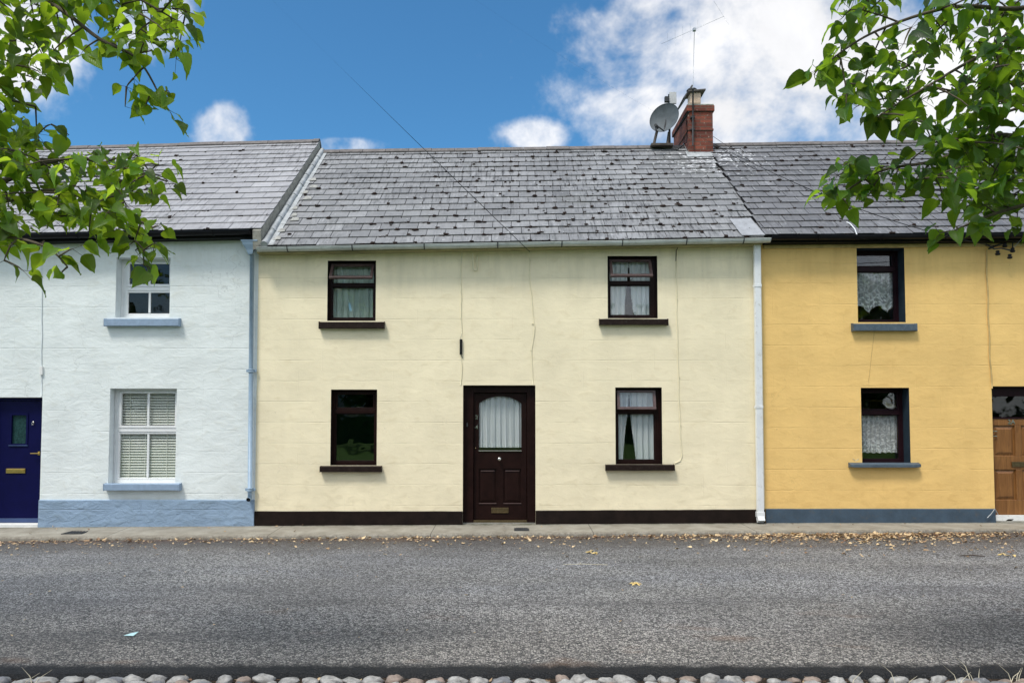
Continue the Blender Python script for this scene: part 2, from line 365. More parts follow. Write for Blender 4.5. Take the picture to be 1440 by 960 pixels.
M['pipe_blue'] = paint('powder_blue_pipe_paint', (.26, .36, .47), .45, .12, 8, bs=.2)
M['pipe_white'] = paint('white_pipe_plastic', (.74, .76, .77), .4, .05, 5, bs=.1, dirt=(.55, .55, .52))
M['black'] = paint('black_rubber', (.012, .012, .013), .5, .2, 9)
M['iron'] = paint('dark_iron', (.05, .052, .055), .5, .3, 12)
M['galv'] = paint('galvanised_steel', (.38, .40, .42), .4, .2, 18, .6)
M['dish'] = paint('weathered_dish_grey', (.075, .09, .10), .7, .25, 7)
M['plastic_grey'] = paint('pale_grey_plastic', (.5, .5, .5), .5, .1, 7)
M['terracotta'] = paint('buff_clay_pot', (.62, .46, .34), .8, .2, 9)
M['pot_slab'] = paint('sooty_slab', (.09, .08, .072), .8, .4, 12, bs=.6)
M['brick'] = brick_mat()
M['asphalt'] = asphalt_mat()
M['concrete'] = concrete_mat()
M['dirt'] = ground_mat('leaf_mould_soil', (.014, .010, .007), (.05, .034, .022), 22, .9, .03, (.22, .14, .08))
M['grass'] = ground_mat('mown_grass', (.035, .085, .012), (.08, .17, .025), 18)
M['stone'] = paint('river_cobble', (.30, .29, .275), .5, .5, 20, bs=.9, dirt=(.09, .08, .07))
M['stone_warm'] = paint('warm_river_cobble', (.26, .20, .165), .55, .4, 16, bs=1.0, dirt=(.20, .15, .11))
M['stone_dark'] = paint('dark_river_cobble', (.17, .17, .18), .5, .4, 14, bs=.8, dirt=(.4, .4, .39))
M['far_wall'] = paint('grey_white_render', (.42, .42, .41), .8, .1)
M['bark'] = paint('tree_bark', (.085, .065, .045), .9, .4, 14, bs=.9)
M['leaf'] = leaf_mat('tree_leaf', (.008, .030, .008), (.085, .20, .018), (.56, .80, .04), .52)
M['leaf_r'] = leaf_mat('tree_leaf_deep', (.006, .024, .008), (.05, .135, .018), (.40, .66, .03), .46)
M['leaf_far'] = leaf_mat('tree_leaf_plain', (.012, .030, .008), (.04, .085, .016), (.10, .2, .02), .2)
M['paper'] = paint('yellowed_card', (.55, .48, .33), .8, .08)
M['white'] = paint('white_paint', (.78, .78, .76), .6, .08, dirt=(.5, .48, .44))
M['dry_leaf'] = leaf_mat('fallen_leaf', (.16, .05, .018), (.86, .64, .36), (.3, .2, .05), .1)
M['litter'] = paint('pale_turquoise_wrapper', (.55, .80, .80), .5, .05)
M['yellow_leaf'] = paint('yellowed_leaf', (.70, .52, .20), .7, .2, 20)
M['straw'] = paint('dry_straw', (.62, .56, .42), .8, .2, 20)
M['plank'] = paint('weathered_plank', (.075, .06, .05), .8, .4, 9, bs=.7)
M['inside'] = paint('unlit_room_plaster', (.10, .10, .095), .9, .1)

# ------------------------------------------------------------------ mesh helpers
class MB:
    def __init__(s): s.v = []; s.f = []; s.mi = []; s.tone = []; s.uv = []; s.cur = 0; s.smooth = []
    def face(s, pts, tone=.5, mi=None, uv=None, sm=False):
        b = len(s.v); s.v += [Vector(p) for p in pts]; s.f.append(tuple(range(b, b+len(pts))))
        s.mi.append(s.cur if mi is None else mi); s.tone.append(tone); s.uv.append(uv); s.smooth.append(sm)
    def idx(s, verts, faces, tone=.5, sm=False, mi=None):
        b = len(s.v); s.v += [Vector(p) for p in verts]
        for f in faces:
            s.f.append(tuple(b+i for i in f)); s.mi.append(s.cur if mi is None else mi); s.tone.append(tone); s.uv.append(None); s.smooth.append(sm)
    def box(s, x0, x1, y0, y1, z0, z1, mat=None, tone=.5):
        P = [Vector((x, y, z)) for z in (z0, z1) for y in (y0, y1) for x in (x0, x1)]
        if mat is not None: P = [mat @ p for p in P]
        s.idx(P, [(0, 2, 3, 1), (4, 5, 7, 6), (0, 1, 5, 4), (2, 6, 7, 3), (0, 4, 6, 2), (1, 3, 7, 5)], tone)
    def hexa(s, P, tone=.5):
        s.idx(P, [(0, 3, 2, 1), (4, 5, 6, 7), (0, 1, 5, 4), (1, 2, 6, 5), (2, 3, 7, 6), (3, 0, 4, 7)], tone)
    def tube(s, pts, rad, n=8, caps=True, sm=True, tone=.5):
        pts = [Vector(p) for p in pts]
        if not isinstance(rad, (list, tuple)): rad = [rad]*len(pts)
        base = len(s.v); up = None
        for i, p in enumerate(pts):
            t = (pts[min(i+1, len(pts)-1)]-pts[max(i-1, 0)])
            if t.length < 1e-9: t = Vector((0, 0, 1))
            t.normalize()
            if up is None:
                up = Vector((0, 0, 1)) if abs(t.z) < .9 else Vector((0, 1, 0))
            a = t.cross(up)
            if a.length < 1e-6: a = t.cross(Vector((1, 0, 0)))
            a.normalize(); b = a.cross(t).normalized(); up = b
            for k in range(n):
                w = 2*math.pi*k/n
                s.v.append(p+(a*math.cos(w)+b*math.sin(w))*rad[i])
        for i in range(len(pts)-1):
            for k in range(n):
                q = (k+1) % n
                s.f.append((base+i*n+k, base+i*n+q, base+(i+1)*n+q, base+(i+1)*n+k)); s.mi.append(s.cur); s.tone.append(tone); s.uv.append(None); s.smooth.append(sm)
        if caps:
            for o, rev in ((0, True), ((len(pts)-1)*n, False)):
                f = [base+o+k for k in range(n)]
                s.f.append(tuple(reversed(f)) if not rev else tuple(f)); s.mi.append(s.cur); s.tone.append(tone); s.uv.append(None); s.smooth.append(False)
    def lathe(s, prof, c, axis='z', n=16, M3=None):
        base = len(s.v)
        for r, h in prof:
            for k in range(n):
                w = 2*math.pi*k/n; p = Vector((r*math.cos(w), r*math.sin(w), h))
                if axis == 'y': p = Vector((p.x, -p.z, p.y))
                if M3 is not None: p = M3 @ p
                s.v.append(p+Vector(c))
        for i in range(len(prof)-1):
            for k in range(n):
                q = (k+1) % n
                s.f.append((base+i*n+k, base+i*n+q, base+(i+1)*n+q, base+(i+1)*n+k)); s.mi.append(s.cur); s.tone.append(.5); s.uv.append(None); s.smooth.append(True)
    def blob(s, c, r, seed=0, rough=.25, tone=.5, n=6, m=4):
        c = Vector(c); base = len(s.v); rnd = random.Random(seed)
        for i in range(m+1):
            th = math.pi*i/m
            for k in range(n):
                w = 2*math.pi*k/n
                d = Vector((math.sin(th)*math.cos(w), math.sin(th)*math.sin(w), math.cos(th)))
                j = 1+rough*(noise.noise(d*1.7+Vector((seed*3.1, seed*1.7, 0))))*2 if 0 < i < m else 1
                s.v.append(c+Vector((d.x*r[0], d.y*r[1], d.z*r[2]))*j)
        for i in range(m):
            for k in range(n):
                q = (k+1) % n
                s.f.append((base+i*n+k, base+(i+1)*n+k, base+(i+1)*n+q, base+i*n+q)); s.mi.append(s.cur); s.tone.append(tone); s.uv.append(None); s.smooth.append(True)
    def build(s, name, mats, parent=None, loc=None, bevel=0):
        if not isinstance(mats, (list, tuple)): mats = [mats]
        if loc is None:
            lo = [min(v[i] for v in s.v) for i in range(3)]; hi = [max(v[i] for v in s.v) for i in range(3)]
            loc = Vector(((lo[0]+hi[0])/2, (lo[1]+hi[1])/2, lo[2]))
        loc = Vector(loc)
        me = bpy.data.meshes.new(name)
        me.from_pydata([v-loc for v in s.v], [], s.f)
        for m in mats: me.materials.append(M[m])
        me.polygons.foreach_set('material_index', s.mi); me.polygons.foreach_set('use_smooth', s.smooth)
        at = me.attributes.new('tone', 'FLOAT', 'FACE'); at.data.foreach_set('value', s.tone)
        if any(u is not None for u in s.uv):
            ul = me.uv_layers.new(name='uv'); k = 0; buf = []
            for f, u in zip(s.f, s.uv):
                for i in range(len(f)): buf += list(u[i]) if u is not None else [0, 0]
            ul.data.foreach_set('uv', buf)
        me.update()
        o = bpy.data.objects.new(name, me); col.objects.link(o)
        WL[o.name] = loc
        if parent is not None:
            o.parent = parent; o.location = loc-WL[parent.name]
        else: o.location = loc
        if bevel:
            b = o.modifiers.new('bevel', 'BEVEL'); b.width = bevel; b.segments = 2; b.limit_method = 'ANGLE'; b.angle_limit = R(40)
        return o
WL = {}
def empty(name, loc, label=None, cat=None, group=None):
    o = bpy.data.objects.new(name, None); col.objects.link(o); o.location = loc; o.empty_display_size = .2
    WL[o.name] = Vector(loc)
    return tag(o, label, cat, group)
def tag(o, label=None, cat=None, group=None, kind=None):
    if label: o['label'] = label
    if cat: o['category'] = cat
    if group: o['group'] = group
    if kind: o['kind'] = kind
    return o
def text_obj(s, name, size, loc, mat, parent, depth=.004):
    cu = bpy.data.curves.new(name, 'FONT'); cu.body = s; cu.size = size; cu.extrude = depth; cu.align_x = 'CENTER'; cu.align_y = 'CENTER'; cu.offset = size*.012
    tmp = bpy.data.objects.new('tmp', cu); col.objects.link(tmp)
    dg = bpy.context.evaluated_depsgraph_get(); dg.update()
    me = bpy.data.meshes.new_from_object(tmp.evaluated_get(dg)); bpy.data.objects.remove(tmp)
    me.transform(Matrix.Rotation(R(90), 4, 'X')); me.materials.clear(); me.materials.append(M[mat])
    o = bpy.data.objects.new(name, me); col.objects.link(o); WL[o.name] = Vector(loc)
    o.parent = parent; o.location = Vector(loc)-WL[parent.name]
    return o

# ------------------------------------------------------------------ street levels
def zwall(x): return .035+.0052*clamp(x, -12, 5)          # pavement level at the wall
def zkerb(x): return .004+.0085*clamp(x, -12, 9)          # pavement level at the road side
PAVE = .77; ROAD_NEAR = -6.53
XA, XB = -13.0, 13.0
def road_z(x, y):
    t = clamp((y+3.5)/(3.5-PAVE), 0, 1)
    return lerp(-.04, zkerb(x)-.045, t)

# ground sheet to the horizon
g = MB(); S = 900
g.face([(-S, -S, -.16), (S, -S, -.16), (S, S, -.16), (-S, S, -.16)])
tag(g.build('ground', 'grass', loc=(0, 0, -.16)), kind='structure')
# soil strip under the cobbles
g = MB(); nx = 260
ys = [-7.55, -7.3, -7.05, -6.9, -6.8, -6.7, -6.6, -6.5, -6.35]
vv = []; ff = []
for j, y in enumerate(ys):
    for i in range(nx+1):
        x = lerp(-16, 16, i/nx)
        z = -.085 + .016*noise.noise(Vector((x*4, y*4, 0))) + .008*noise.noise(Vector((x*17, y*17, 3))) - (.05 if j == 0 else 0)
        vv.append((x, y, z))
for j in range(len(ys)-1):
    for i in range(nx): a = j*(nx+1)+i; ff.append((a, a+1, a+nx+2, a+nx+1))
g.idx(vv, ff, sm=True)
tag(g.build('verge', 'dirt'), kind='structure')
# lawn on the near side where the photographer stands
g = MB(); ff = []; vv = []
ys = [-40, -25, -15, -11, -9, -8.2, -7.8, -7.5]
for j, y in enumerate(ys):
    for i in range(81):
        x = lerp(-60, 60, i/80); vv.append((x, y, -.09+.02*noise.noise(Vector((x, y, 0)))-(.05 if j in (0, 7) else 0)))
for j in range(len(ys)-1):
    for i in range(80): a = j*81+i; ff.append((a, a+1, a+82, a+81))
g.idx(vv, ff, sm=True); tag(g.build('lawn', 'grass'), kind='structure')
# road: worn tarmac with a ragged black rim standing proud of the cobbles
g = MB(); nx = 640; vv = []; ff = []
ys = [-PAVE+.01, -1.0, -1.3, -1.8, -2.4, -3.0, -3.5, -4.5, -5.5, -6.1, -6.30, -6.41, ROAD_NEAR, ROAD_NEAR-.03, ROAD_NEAR-.035]
for j, y in enumerate(ys):
    for i in range(nx+1):
        x = lerp(-16, 16, i/nx)
        w = .035*noise.noise(Vector((x*1.3, 0, 0)))+.02*noise.noise(Vector((x*7, 0, 5)))+.016*noise.noise(Vector((x*23, 1, 5)))
        yy = y; z = road_z(x, y)
        if j >= 10: yy = y+w*(j-9)/3 if j < 12 else y+w
        z += .004*noise.noise(Vector((x*2, yy*2, 0)))
        if j == 11: z -= .004
        if j == 12: z -= .016+.006*noise.noise(Vector((x*11, 0, 9)))
        if j == 13: z -= .055
        if j == 14: z -= .12
        vv.append((x, yy, z))
for j in range(len(ys)-1):
    for i in range(nx): a = j*(nx+1)+i; ff.append((a, a+nx+1, a+nx+2, a+1))
g.idx(vv, ff, sm=True); tag(g.build('road', 'asphalt'), kind='structure')
# pavement with a low worn kerb edge
g = MB(); nx = 260; vv = []; ff = []
prof = [(.05, 0), (-.35, 0), (-PAVE+.03, 0), (-PAVE+.006, -.006), (-PAVE, -.02), (-PAVE, -.14)]
for j, (y, dz) in enumerate(prof):
    for i in range(nx+1):
        x = lerp(-16, 16, i/nx); t = clamp(-y/PAVE, 0, 1)
        z = lerp(zwall(x), zkerb(x), t)+dz+.004*noise.noise(Vector((x*3, y*3, 0)))
        vv.append((x, y+(.008*noise.noise(Vector((x*5, 0, 2))) if j > 1 else 0), z))
for j in range(len(prof)-1):
    for i in range(nx): a = j*(nx+1)+i; ff.append((a, a+nx+1, a+nx+2, a+1))
g.idx(vv, ff, sm=True); tag(g.build('pavement', 'concrete'), kind='structure')

# ------------------------------------------------------------------ houses
class Roof:
    """front slope: eave line at y=-0.2, ridge line at y=RY"""
    RY = 3.2; EY = -.2
    def __init__(s, x0, x1, e, r):
        s.x0, s.x1 = x0, x1
        (a, b), (c, d) = e; A = W(a, b, s.EY); B = W(c, d, s.EY); s.e = (A.x, A.z, B.x, B.z)
        (a, b), (c, d) = r; A = W(a, b, s.RY); B = W(c, d, s.RY); s.r = (A.x, A.z, B.x, B.z)
    def ez(s, x): a, b, c, d = s.e; return b+(x-a)/(c-a)*(d-b)
    def rz(s, x): a, b, c, d = s.r; return b+(x-a)/(c-a)*(d-b)
    def P(s, x, v, h=0):
        a = Vector((x, s.EY, s.ez(x))); b = Vector((x, s.RY, s.rz(x)))
        d = b-a; n = Vector((1, 0, (s.ez(x+1)-s.ez(x)))).cross(d).normalized()
        return a.lerp(b, v)+n*h
    def back(s, x, v, h=0):
        a = Vector((x, s.RY, s.rz(x))); b = Vector((x, 2*s.RY-s.EY, s.ez(x)))
        n = (b-a).cross(Vector((1, 0, 0))).normalized()
        if n.z < 0: n = -n
        return a.lerp(b, v)+n*h

xL = W(361, 540).x                 # party line blue | cream
xR = W(1073, 540).x                # party line cream | ochre
rf_l = Roof(XA, xL+.10, [(0, 329.5), (372, 322)], [(150, 207), (455, 198.5)])
rf_m = Roof(xL+.06, xR, [(372, 346.5), (1075, 334)], [(462, 213.5), (1003, 206.5)])
rf_r = Roof(xR, XB, [(1080, 331), (1440, 328)], [(1006, 204.5), (1270, 200)])

def slate_roof(rf, rows, seed, w=.30, jitter=1.0, shift=0.0, patch=None):
    mb = MB(); rnd = random.Random(seed)
    x0, x1 = rf.x0, rf.x1
    # sheathing, front and back slope
    for (fn, lo, hi) in ((rf.P, 0, 1), (rf.back, 0, 1)):
        mb.cur = 1; c = [fn(x0, lo, -.002), fn(x1, lo, -.002), fn(x1, hi, -.002), fn(x0, hi, -.002)]
        d = [fn(x0, lo, -.06), fn(x1, lo, -.06), fn(x1, hi, -.06), fn(x0, hi, -.06)]
        mb.hexa(d+c)
    mb.cur = 0; joints = []
    for r in range(rows):
        v0 = r/rows; v1 = min(1, (r+1.12)/rows)
        x = x0 - rnd.random()*.02 - (w/2 if (r % 2) else 0) - shift
        sag = .0
        while x < x1:
            ww = w*(1+rnd.uniform(-.012, .012)); a = x+.0045*jitter; b = x+ww-.0045*jitter
            aa, bb = max(a, x0), min(b, x1)
            if bb-aa > .03:
                lift = .019+rnd.uniform(0, .008)*jitter; dv = rnd.uniform(-.010, .010)*jitter/rows
                if rnd.random() < .06*jitter: dv -= .05/rows
                tl = rnd.uniform(-.006, .006)*jitter
                dv += .10/rows*noise.noise(Vector((x*.6, r*.3, seed)))
                tone = clamp(rnd.gauss(.5, .11)+.3*noise.noise(Vector((x*.8, r*.25, seed))), 0, 1)
                P = [rf.P(aa, v0+dv, lift-.009), rf.P(bb, v0+dv+tl/rows*4, lift-.009), rf.P(bb, v1, -.001), rf.P(aa, v1, -.001),
                     rf.P(aa, v0+dv, lift), rf.P(bb, v0+dv+tl/rows*4, lift), rf.P(bb, v1, .006), rf.P(aa, v1, .006)]
                mb.hexa(P, tone)
                joints.append((bb, v0, r))
            x += ww
    # back slope courses
    for r in range(rows):
        v0 = max(0, (r-.1)/rows); v1 = (r+1)/rows; x = x0-(w if r % 2 else 0)
        while x < x1:
            aa, bb = max(x+.003, x0), min(x+2*w-.003, x1)
            if bb-aa > .03:
                P = [rf.back(aa, v0, 0), rf.back(bb, v0, 0), rf.back(bb, v1, .004), rf.back(aa, v1, .004),
                     rf.back(aa, v0, .007), rf.back(bb, v0, .007), rf.back(bb, v1, .013), rf.back(aa, v1, .013)]
                mb.hexa(P, rnd.random())
            x += 2*w
    return mb, joints

def ridge_tiles(rf, mat, parent, x0, x1, L_=.46, r=.075):
    mb = MB(); x = x0; rnd = random.Random(3)
    while x < x1:
        b = min(x+L_, x1); h = rnd.uniform(-.006, .006)
        pr = [(-.13, -.075), (-.075, -.012), (0, .028), (.075, -.012), (.13, -.075), (.12, -.095), (0, .006), (-.12, -.095)]
        for xx0, xx1 in ((x+.004, b-.004),):
            A = [Vector((xx0, rf.RY+p, rf.rz(xx0)+q+.02+h)) for p, q in pr]; B = [Vector((xx1, rf.RY+p, rf.rz(xx1)+q+.02+h)) for p, q in pr]
            n = len(pr)
            mb.idx(A+B, [(i, i+n, (i+1) % n+n, (i+1) % n) for i in range(n)]+[tuple(range(n)), tuple(range(2*n-1, n-1, -1))])
        x = b
    return mb.build('ridge', mat, parent)

def moss_on(rf, joints, dens, parent, seed, rows):
    mb = MB(); rnd = random.Random(seed); k = 0
    for (x, v0, r) in joints:
        d = dens(x, v0)
        if rnd.random() < d:
            for q in range(rnd.choice((1, 1, 1, 2))):
                xx = x+rnd.gauss(0, .025); vv = v0+rnd.uniform(-.01, .012)
                if not (rf.x0+.05 < xx < rf.x1-.05): continue
                s = rnd.choice((.014, .02, .027, .036)); c = rf.P(xx, clamp(vv, .002, .99), .015)
                mb.blob(c, (s*rnd.uniform(.9, 1.7), s*rnd.uniform(.8, 1.2), s*.75), k, .35, rnd.random()); k += 1
        if rnd.random() < d*.9:
            for q in range(rnd.choice((1, 2, 3))):
                c = rf.P(clamp(x+rnd.uniform(-.004, .004), rf.x0+.05, rf.x1-.05), clamp(v0+q*.009+.003, .002, .99), .012); mb.blob(c, (.009, .02, .011), k, .3, rnd.random()); k += 1
        if rnd.random() < d*.9:
            xx = x+rnd.uniform(-.28, 0); ln = rnd.uniform(.02, .09)
            if rf.x0+.05 < xx < rf.x1-.1:
                for q in range(int(ln/.02)+1):
                    c = rf.P(xx+q*.022, clamp(v0+rnd.uniform(-.002, .002), .002, .99), .010)
                    mb.blob(c, (.018, .016, .012), k, .35, rnd.random()); k += 1
        if rnd.random() < d*.16:
            xx = x+rnd.uniform(-.2, .1); s = rnd.uniform(.012, .028); c = rf.P(clamp(xx, rf.x0+.05, rf.x1-.05), clamp(v0+rnd.uniform(.0, .05), 0, .99), .018)
            mb.blob(c, (s*1.3, s, s*.8), k, .35, rnd.random()); k += 1
    return tag(mb.build('moss', 'moss', parent), 'dark moss clumps in the slate joints', kind='stuff')

def facade(parent, name, mats, x0, x1, ztop, openings, depth, yf=0.0):
    """front wall sheet with real openings and reveals; openings: (x0,x1,z0,z1)"""
    mb = MB(); xs = sorted({x0, x1, *[o[0] for o in openings], *[o[1] for o in openings]})
    zs = sorted({-.35, *[o[2] for o in openings], *[o[3] for o in openings]})
    def inside(x, z): return any(o[0] < x < o[1] and o[2] < z < o[3] for o in openings)
    for i in range(len(xs)-1):
        for j in range(len(zs)-1):
            if not inside((xs[i]+xs[i+1])/2, (zs[j]+zs[j+1])/2):
                mb.face([(xs[i], yf, zs[j]), (xs[i+1], yf, zs[j]), (xs[i+1], yf, zs[j+1]), (xs[i], yf, zs[j+1])])
        a, b = xs[i], xs[i+1]
        if not inside((a+b)/2, zs[-1]+.001) :
            mb.face([(a, yf, zs[-1]), (b, yf, zs[-1]), (b, yf, ztop(b)), (a, yf, ztop(a))])
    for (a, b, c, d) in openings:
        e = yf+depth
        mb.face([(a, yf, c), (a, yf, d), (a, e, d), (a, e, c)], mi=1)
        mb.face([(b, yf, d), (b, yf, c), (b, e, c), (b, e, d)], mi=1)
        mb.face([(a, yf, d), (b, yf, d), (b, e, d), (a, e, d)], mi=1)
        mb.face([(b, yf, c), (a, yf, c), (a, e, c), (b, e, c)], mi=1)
    return mb, mats

def house_shell(parent, mb, mats, rf, x0, x1, name='wall'):
    """gables, back wall and an inner lining so that rooms are closed and dark"""
    yb = 2*rf.RY
    for x in (x0, x1):
        mb.face([(x, 0.02, -.35), (x, yb, -.35), (x, yb, rf.ez(x)), (x, rf.RY, rf.rz(x)-.07), (x, .02, rf.ez(x)+.12)], mi=0)
    mb.face([(x0, yb, -.35), (x1, yb, -.35), (x1, yb, rf.ez(x1)), (x0, yb, rf.ez(x0))], mi=0)
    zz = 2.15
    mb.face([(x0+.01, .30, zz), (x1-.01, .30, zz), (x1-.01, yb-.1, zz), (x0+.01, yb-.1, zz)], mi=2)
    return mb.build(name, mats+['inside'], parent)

def frame(mb, x0, x1, z0, z1, y0, y1, w, wb=None, wt=None):
    wb = w if wb is None else wb; wt = w if wt is None else wt
    mb.box(x0, x1, y0, y1, z0, z0+wb); mb.box(x0, x1, y0, y1, z1-wt, z1)
    mb.box(x0, x0+w, y0, y1, z0+wb, z1-wt); mb.box(x1-w, x1, y0, y1, z0+wb, z1-wt)

def pane(parent, x0, x1, z0, z1, y, mat='glass', M4=None):
    mb = MB(); mb.box(x0, x1, y, y+.005, z0, z1, M4)
    return mb.build('pane', mat, parent)

def sill(parent, px, mat, top_h=.0, proj_=.07, wedge=.012, depth=.2, seed=1):
    x0, x1, z0, z1 = RC(*px, y=-proj_)
    mb = MB(); rnd = random.Random(seed)
    nseg = 14
    A = []
    for i in range(nseg+1):
        x = lerp(x0, x1, i/nseg); n1 = .004*noise.noise(Vector((x*5, seed, 0))); n2 = .004*noise.noise(Vector((x*5, seed, 7)))
        A += [Vector((x, -proj_+n2, z0+n1)), Vector((x, -proj_+n1, z1-wedge+n2)), Vector((x, .002, z1+top_h)), Vector((x, .002, z0+.005))]
    F_ = [(0, 1, 2, 3)]
    for i in range(nseg):
        for k in range(4): F_.append((i*4+k, i*4+(k+1) % 4, (i+1)*4+(k+1) % 4, (i+1)*4+k))
    F_.append(tuple(nseg*4+k for k in (3, 2, 1, 0)))
    mb.idx(A, [tuple(reversed(f)) for f in F_])
    ox = depth
    return mb.build('sill', mat, parent, bevel=.006)

def curtain(name, rect, y, mat, label, folds=7, amp=.02, gather=0.0, scallop=0, seed=0, flare=0, top=None, cat='curtain', split=0):
    x0, x1, z0, z1 = rect; mb = MB(); nx = 90; nz = 16; rnd = random.Random(seed); vv = []; uvs = []
    ph = [rnd.uniform(0, 6.28) for _ in range(4)]
    for j in range(nz+1):
        t = j/nz
        for i in range(nx+1):
            u = i/nx
            zb = z0
            if scallop: zb = z0+scallop[1]*abs(math.sin(math.pi*(u*scallop[0]+.15)))
            z = lerp(zb, z1, t)
            xx = x0+(x1-x0)*u
            s = u*folds*6.283
            yy = y+amp*(math.sin(s+ph[0]+.5*math.sin(t*2+ph[1]))+.45*math.sin(2.3*s+ph[2]+t*1.5))*(1-.35*t)
            xx += .35*amp*math.cos(s+ph[0])
            if flare: xx += flare*(1-t)*math.sin(u*math.pi*2)*.02
            vv.append(Vector((clamp(xx, x0, x1), yy, z))); uvs.append((u*(x1-x0)/(z1-z0), t))
    base = len(mb.v); mb.v += vv
    for j in range(nz):
        for i in range(nx):
            if split:
                u = (i+.5)/nx; t = (j+.5)/nz
                if abs(u-split[0]) < split[1]*(1-t)**1.2: continue
            a = j*(nx+1)+i; f = (a, a+1, a+nx+2, a+nx+1)
            mb.f.append(tuple(base+k for k in f)); mb.mi.append(0); mb.tone.append(.5); mb.uv.append([uvs[k] for k in f]); mb.smooth.append(True)
    return tag(mb.build(name, mat), label, cat)

# ---- window kinds
def wood_window(house, op, d, mat, split, vent=None, sash_mat='sash_brown', glassm='glass', wside=.045, label=None, right_w=None, yf=0):
    """timber casement: fixed lower light, top-hung vent above; split = pixel height of the transom centre"""
    x0, x1, z0, z1 = op; y0 = yf+d; mb = MB()
    zt = split; rw = wside if right_w is None else right_w
    frame(mb, x0-.01, x1+.01, z0-.01, z1+.01, y0, y0+.07, wside+.01, .065, .05)
    if rw > wside: mb.box(x1-rw, x1-wside, y0+.002, y0+.068, z0+.055, z1-.04)
    mb.box(x0+wside, x1-rw, y0-.008, y0+.06, zt-.03, zt+.03)
    # glazing bead
    frame(mb, x0+wside, x1-rw, z0+.055, zt-.03, y0+.012, y0+.05, .016)
    w = mb.build('window', mat, house, bevel=.003)
    if label: w['label'] = label
    pane(w, x0+wside+.014, x1-rw-.014, z0+.068, zt-.044, y0+.034, glassm)
    a, b, c, e = x0+wside+.004, x1-rw-.004, zt+.032, z1-.045
    if vent is None:
        mb = MB(); frame(mb, a, b, c, e, y0+.004, y0+.045, .028); mb.build('vent_sash', mat, w, bevel=.003)
        pane(w, a+.026, b-.026, c+.026, e-.026, y0+.025, glassm)
    else:
        Mx = Matrix.Translation((0, y0+.004, e)) @ Matrix.Rotation(-R(vent), 4, 'X') @ Matrix.Translation((0, -y0-.004, -e))
        mb = MB(); wd = .030
        for bx in ((a-.012, b+.012, c-.012, c+wd), (a-.012, b+.012, e-wd, e), (a-.012, a+wd, c+wd, e-wd), (b-wd, b+.012, c+wd, e-wd)):
            mb.box(bx[0], bx[1], y0-.018, y0+.022, bx[2], bx[3], Mx)
        mb.build('vent_sash', sash_mat, w, bevel=.003)
        pane(w, a+wd-.003, b-wd+.003, c+wd-.003, e-wd+.003, y0+.002, glassm, Mx)
        mb = MB(); mb.tube([(lerp(a, b, .5), y0+.02, zt+.035), (lerp(a, b, .5)+.03, y0-.09*math.sin(R(vent))*3, c+.02)], .004, 6)
        mb.build('stay', 'dull_brass', w)
    return w

def brown_jamb_opening(px, y=0): return RC(*px, y=y)

def zpy(py, y=0.0, px=720): return W(px, py, y).z

# ================= CREAM HOUSE (middle) =================
cream = empty('terraced_house', (0, 0, 0), 'cream terraced cottage with dark brown door, windows and plinth, middle of the three', 'house')
D = .16
op_ul = RC(460.5, 366.5, 528.5, 451); op_ur = RC(854.5, 360, 924.5, 447.5); op_ll = RC(465, 547.5, 530, 654); op_lr = RC(865.5, 544.5, 931, 652.5)
op_dr = RC(651, 541.5, 753, 736)
op_dr = (op_dr[0], op_dr[1], .03, op_dr[3])
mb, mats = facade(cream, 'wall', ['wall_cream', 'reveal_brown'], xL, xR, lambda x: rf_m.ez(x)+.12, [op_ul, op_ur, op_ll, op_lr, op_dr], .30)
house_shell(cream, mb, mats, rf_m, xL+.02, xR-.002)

mb, jm = slate_roof(rf_m, 17, 11)
roof_m = mb.build('roof', ['slate_m', 'underlay'], cream)
moss_on(rf_m, jm, lambda x, v: clamp(.22+.55*clamp((x+2.6)/2.5, 0, 1)-(.4 if x > 2.8 and v > .5 else 0)+.4*noise.noise(Vector((x*.7, v*3, 0))), .03, .8), roof_m, 5, 17)
ridge_tiles(rf_m, 'ridge', roof_m, rf_m.x0, rf_m.x1)
# odd broken pale pieces of slate along the verge flashing + a large pale sheet near the ochre party line
rnd = random.Random(4)
for k in range(9):
    mb = MB()
    v = .05+.62*k/9+rnd.uniform(-.02, .02); x = rf_m.x0+.2+rnd.uniform(-.02, .1); w_ = rnd.uniform(.07, .17)
    P = [rf_m.P(x, v, .024), rf_m.P(x+w_, v+.004, .024), rf_m.P(x+w_*.8, v+.03, .024), rf_m.P(x+.02, v+.034, .024)]
    Q = [rf_m.P(x, v, .031), rf_m.P(x+w_, v+.004, .031), rf_m.P(x+w_*.8, v+.03, .030), rf_m.P(x+.02, v+.034, .030)]
    mb.hexa(P+Q); mb.build('slate_slip', 'slate_slip', roof_m)
mb = MB()
P = [rf_m.P(x, v, h) for h in (.030, .036) for x, v in ((xR-.36, .005), (xR+.0, .005), (xR-.06, .15), (xR-.40, .15))]
mb.hexa(P, .9)
mb.build('repair_sheet', 'lead_grey', roof_m)
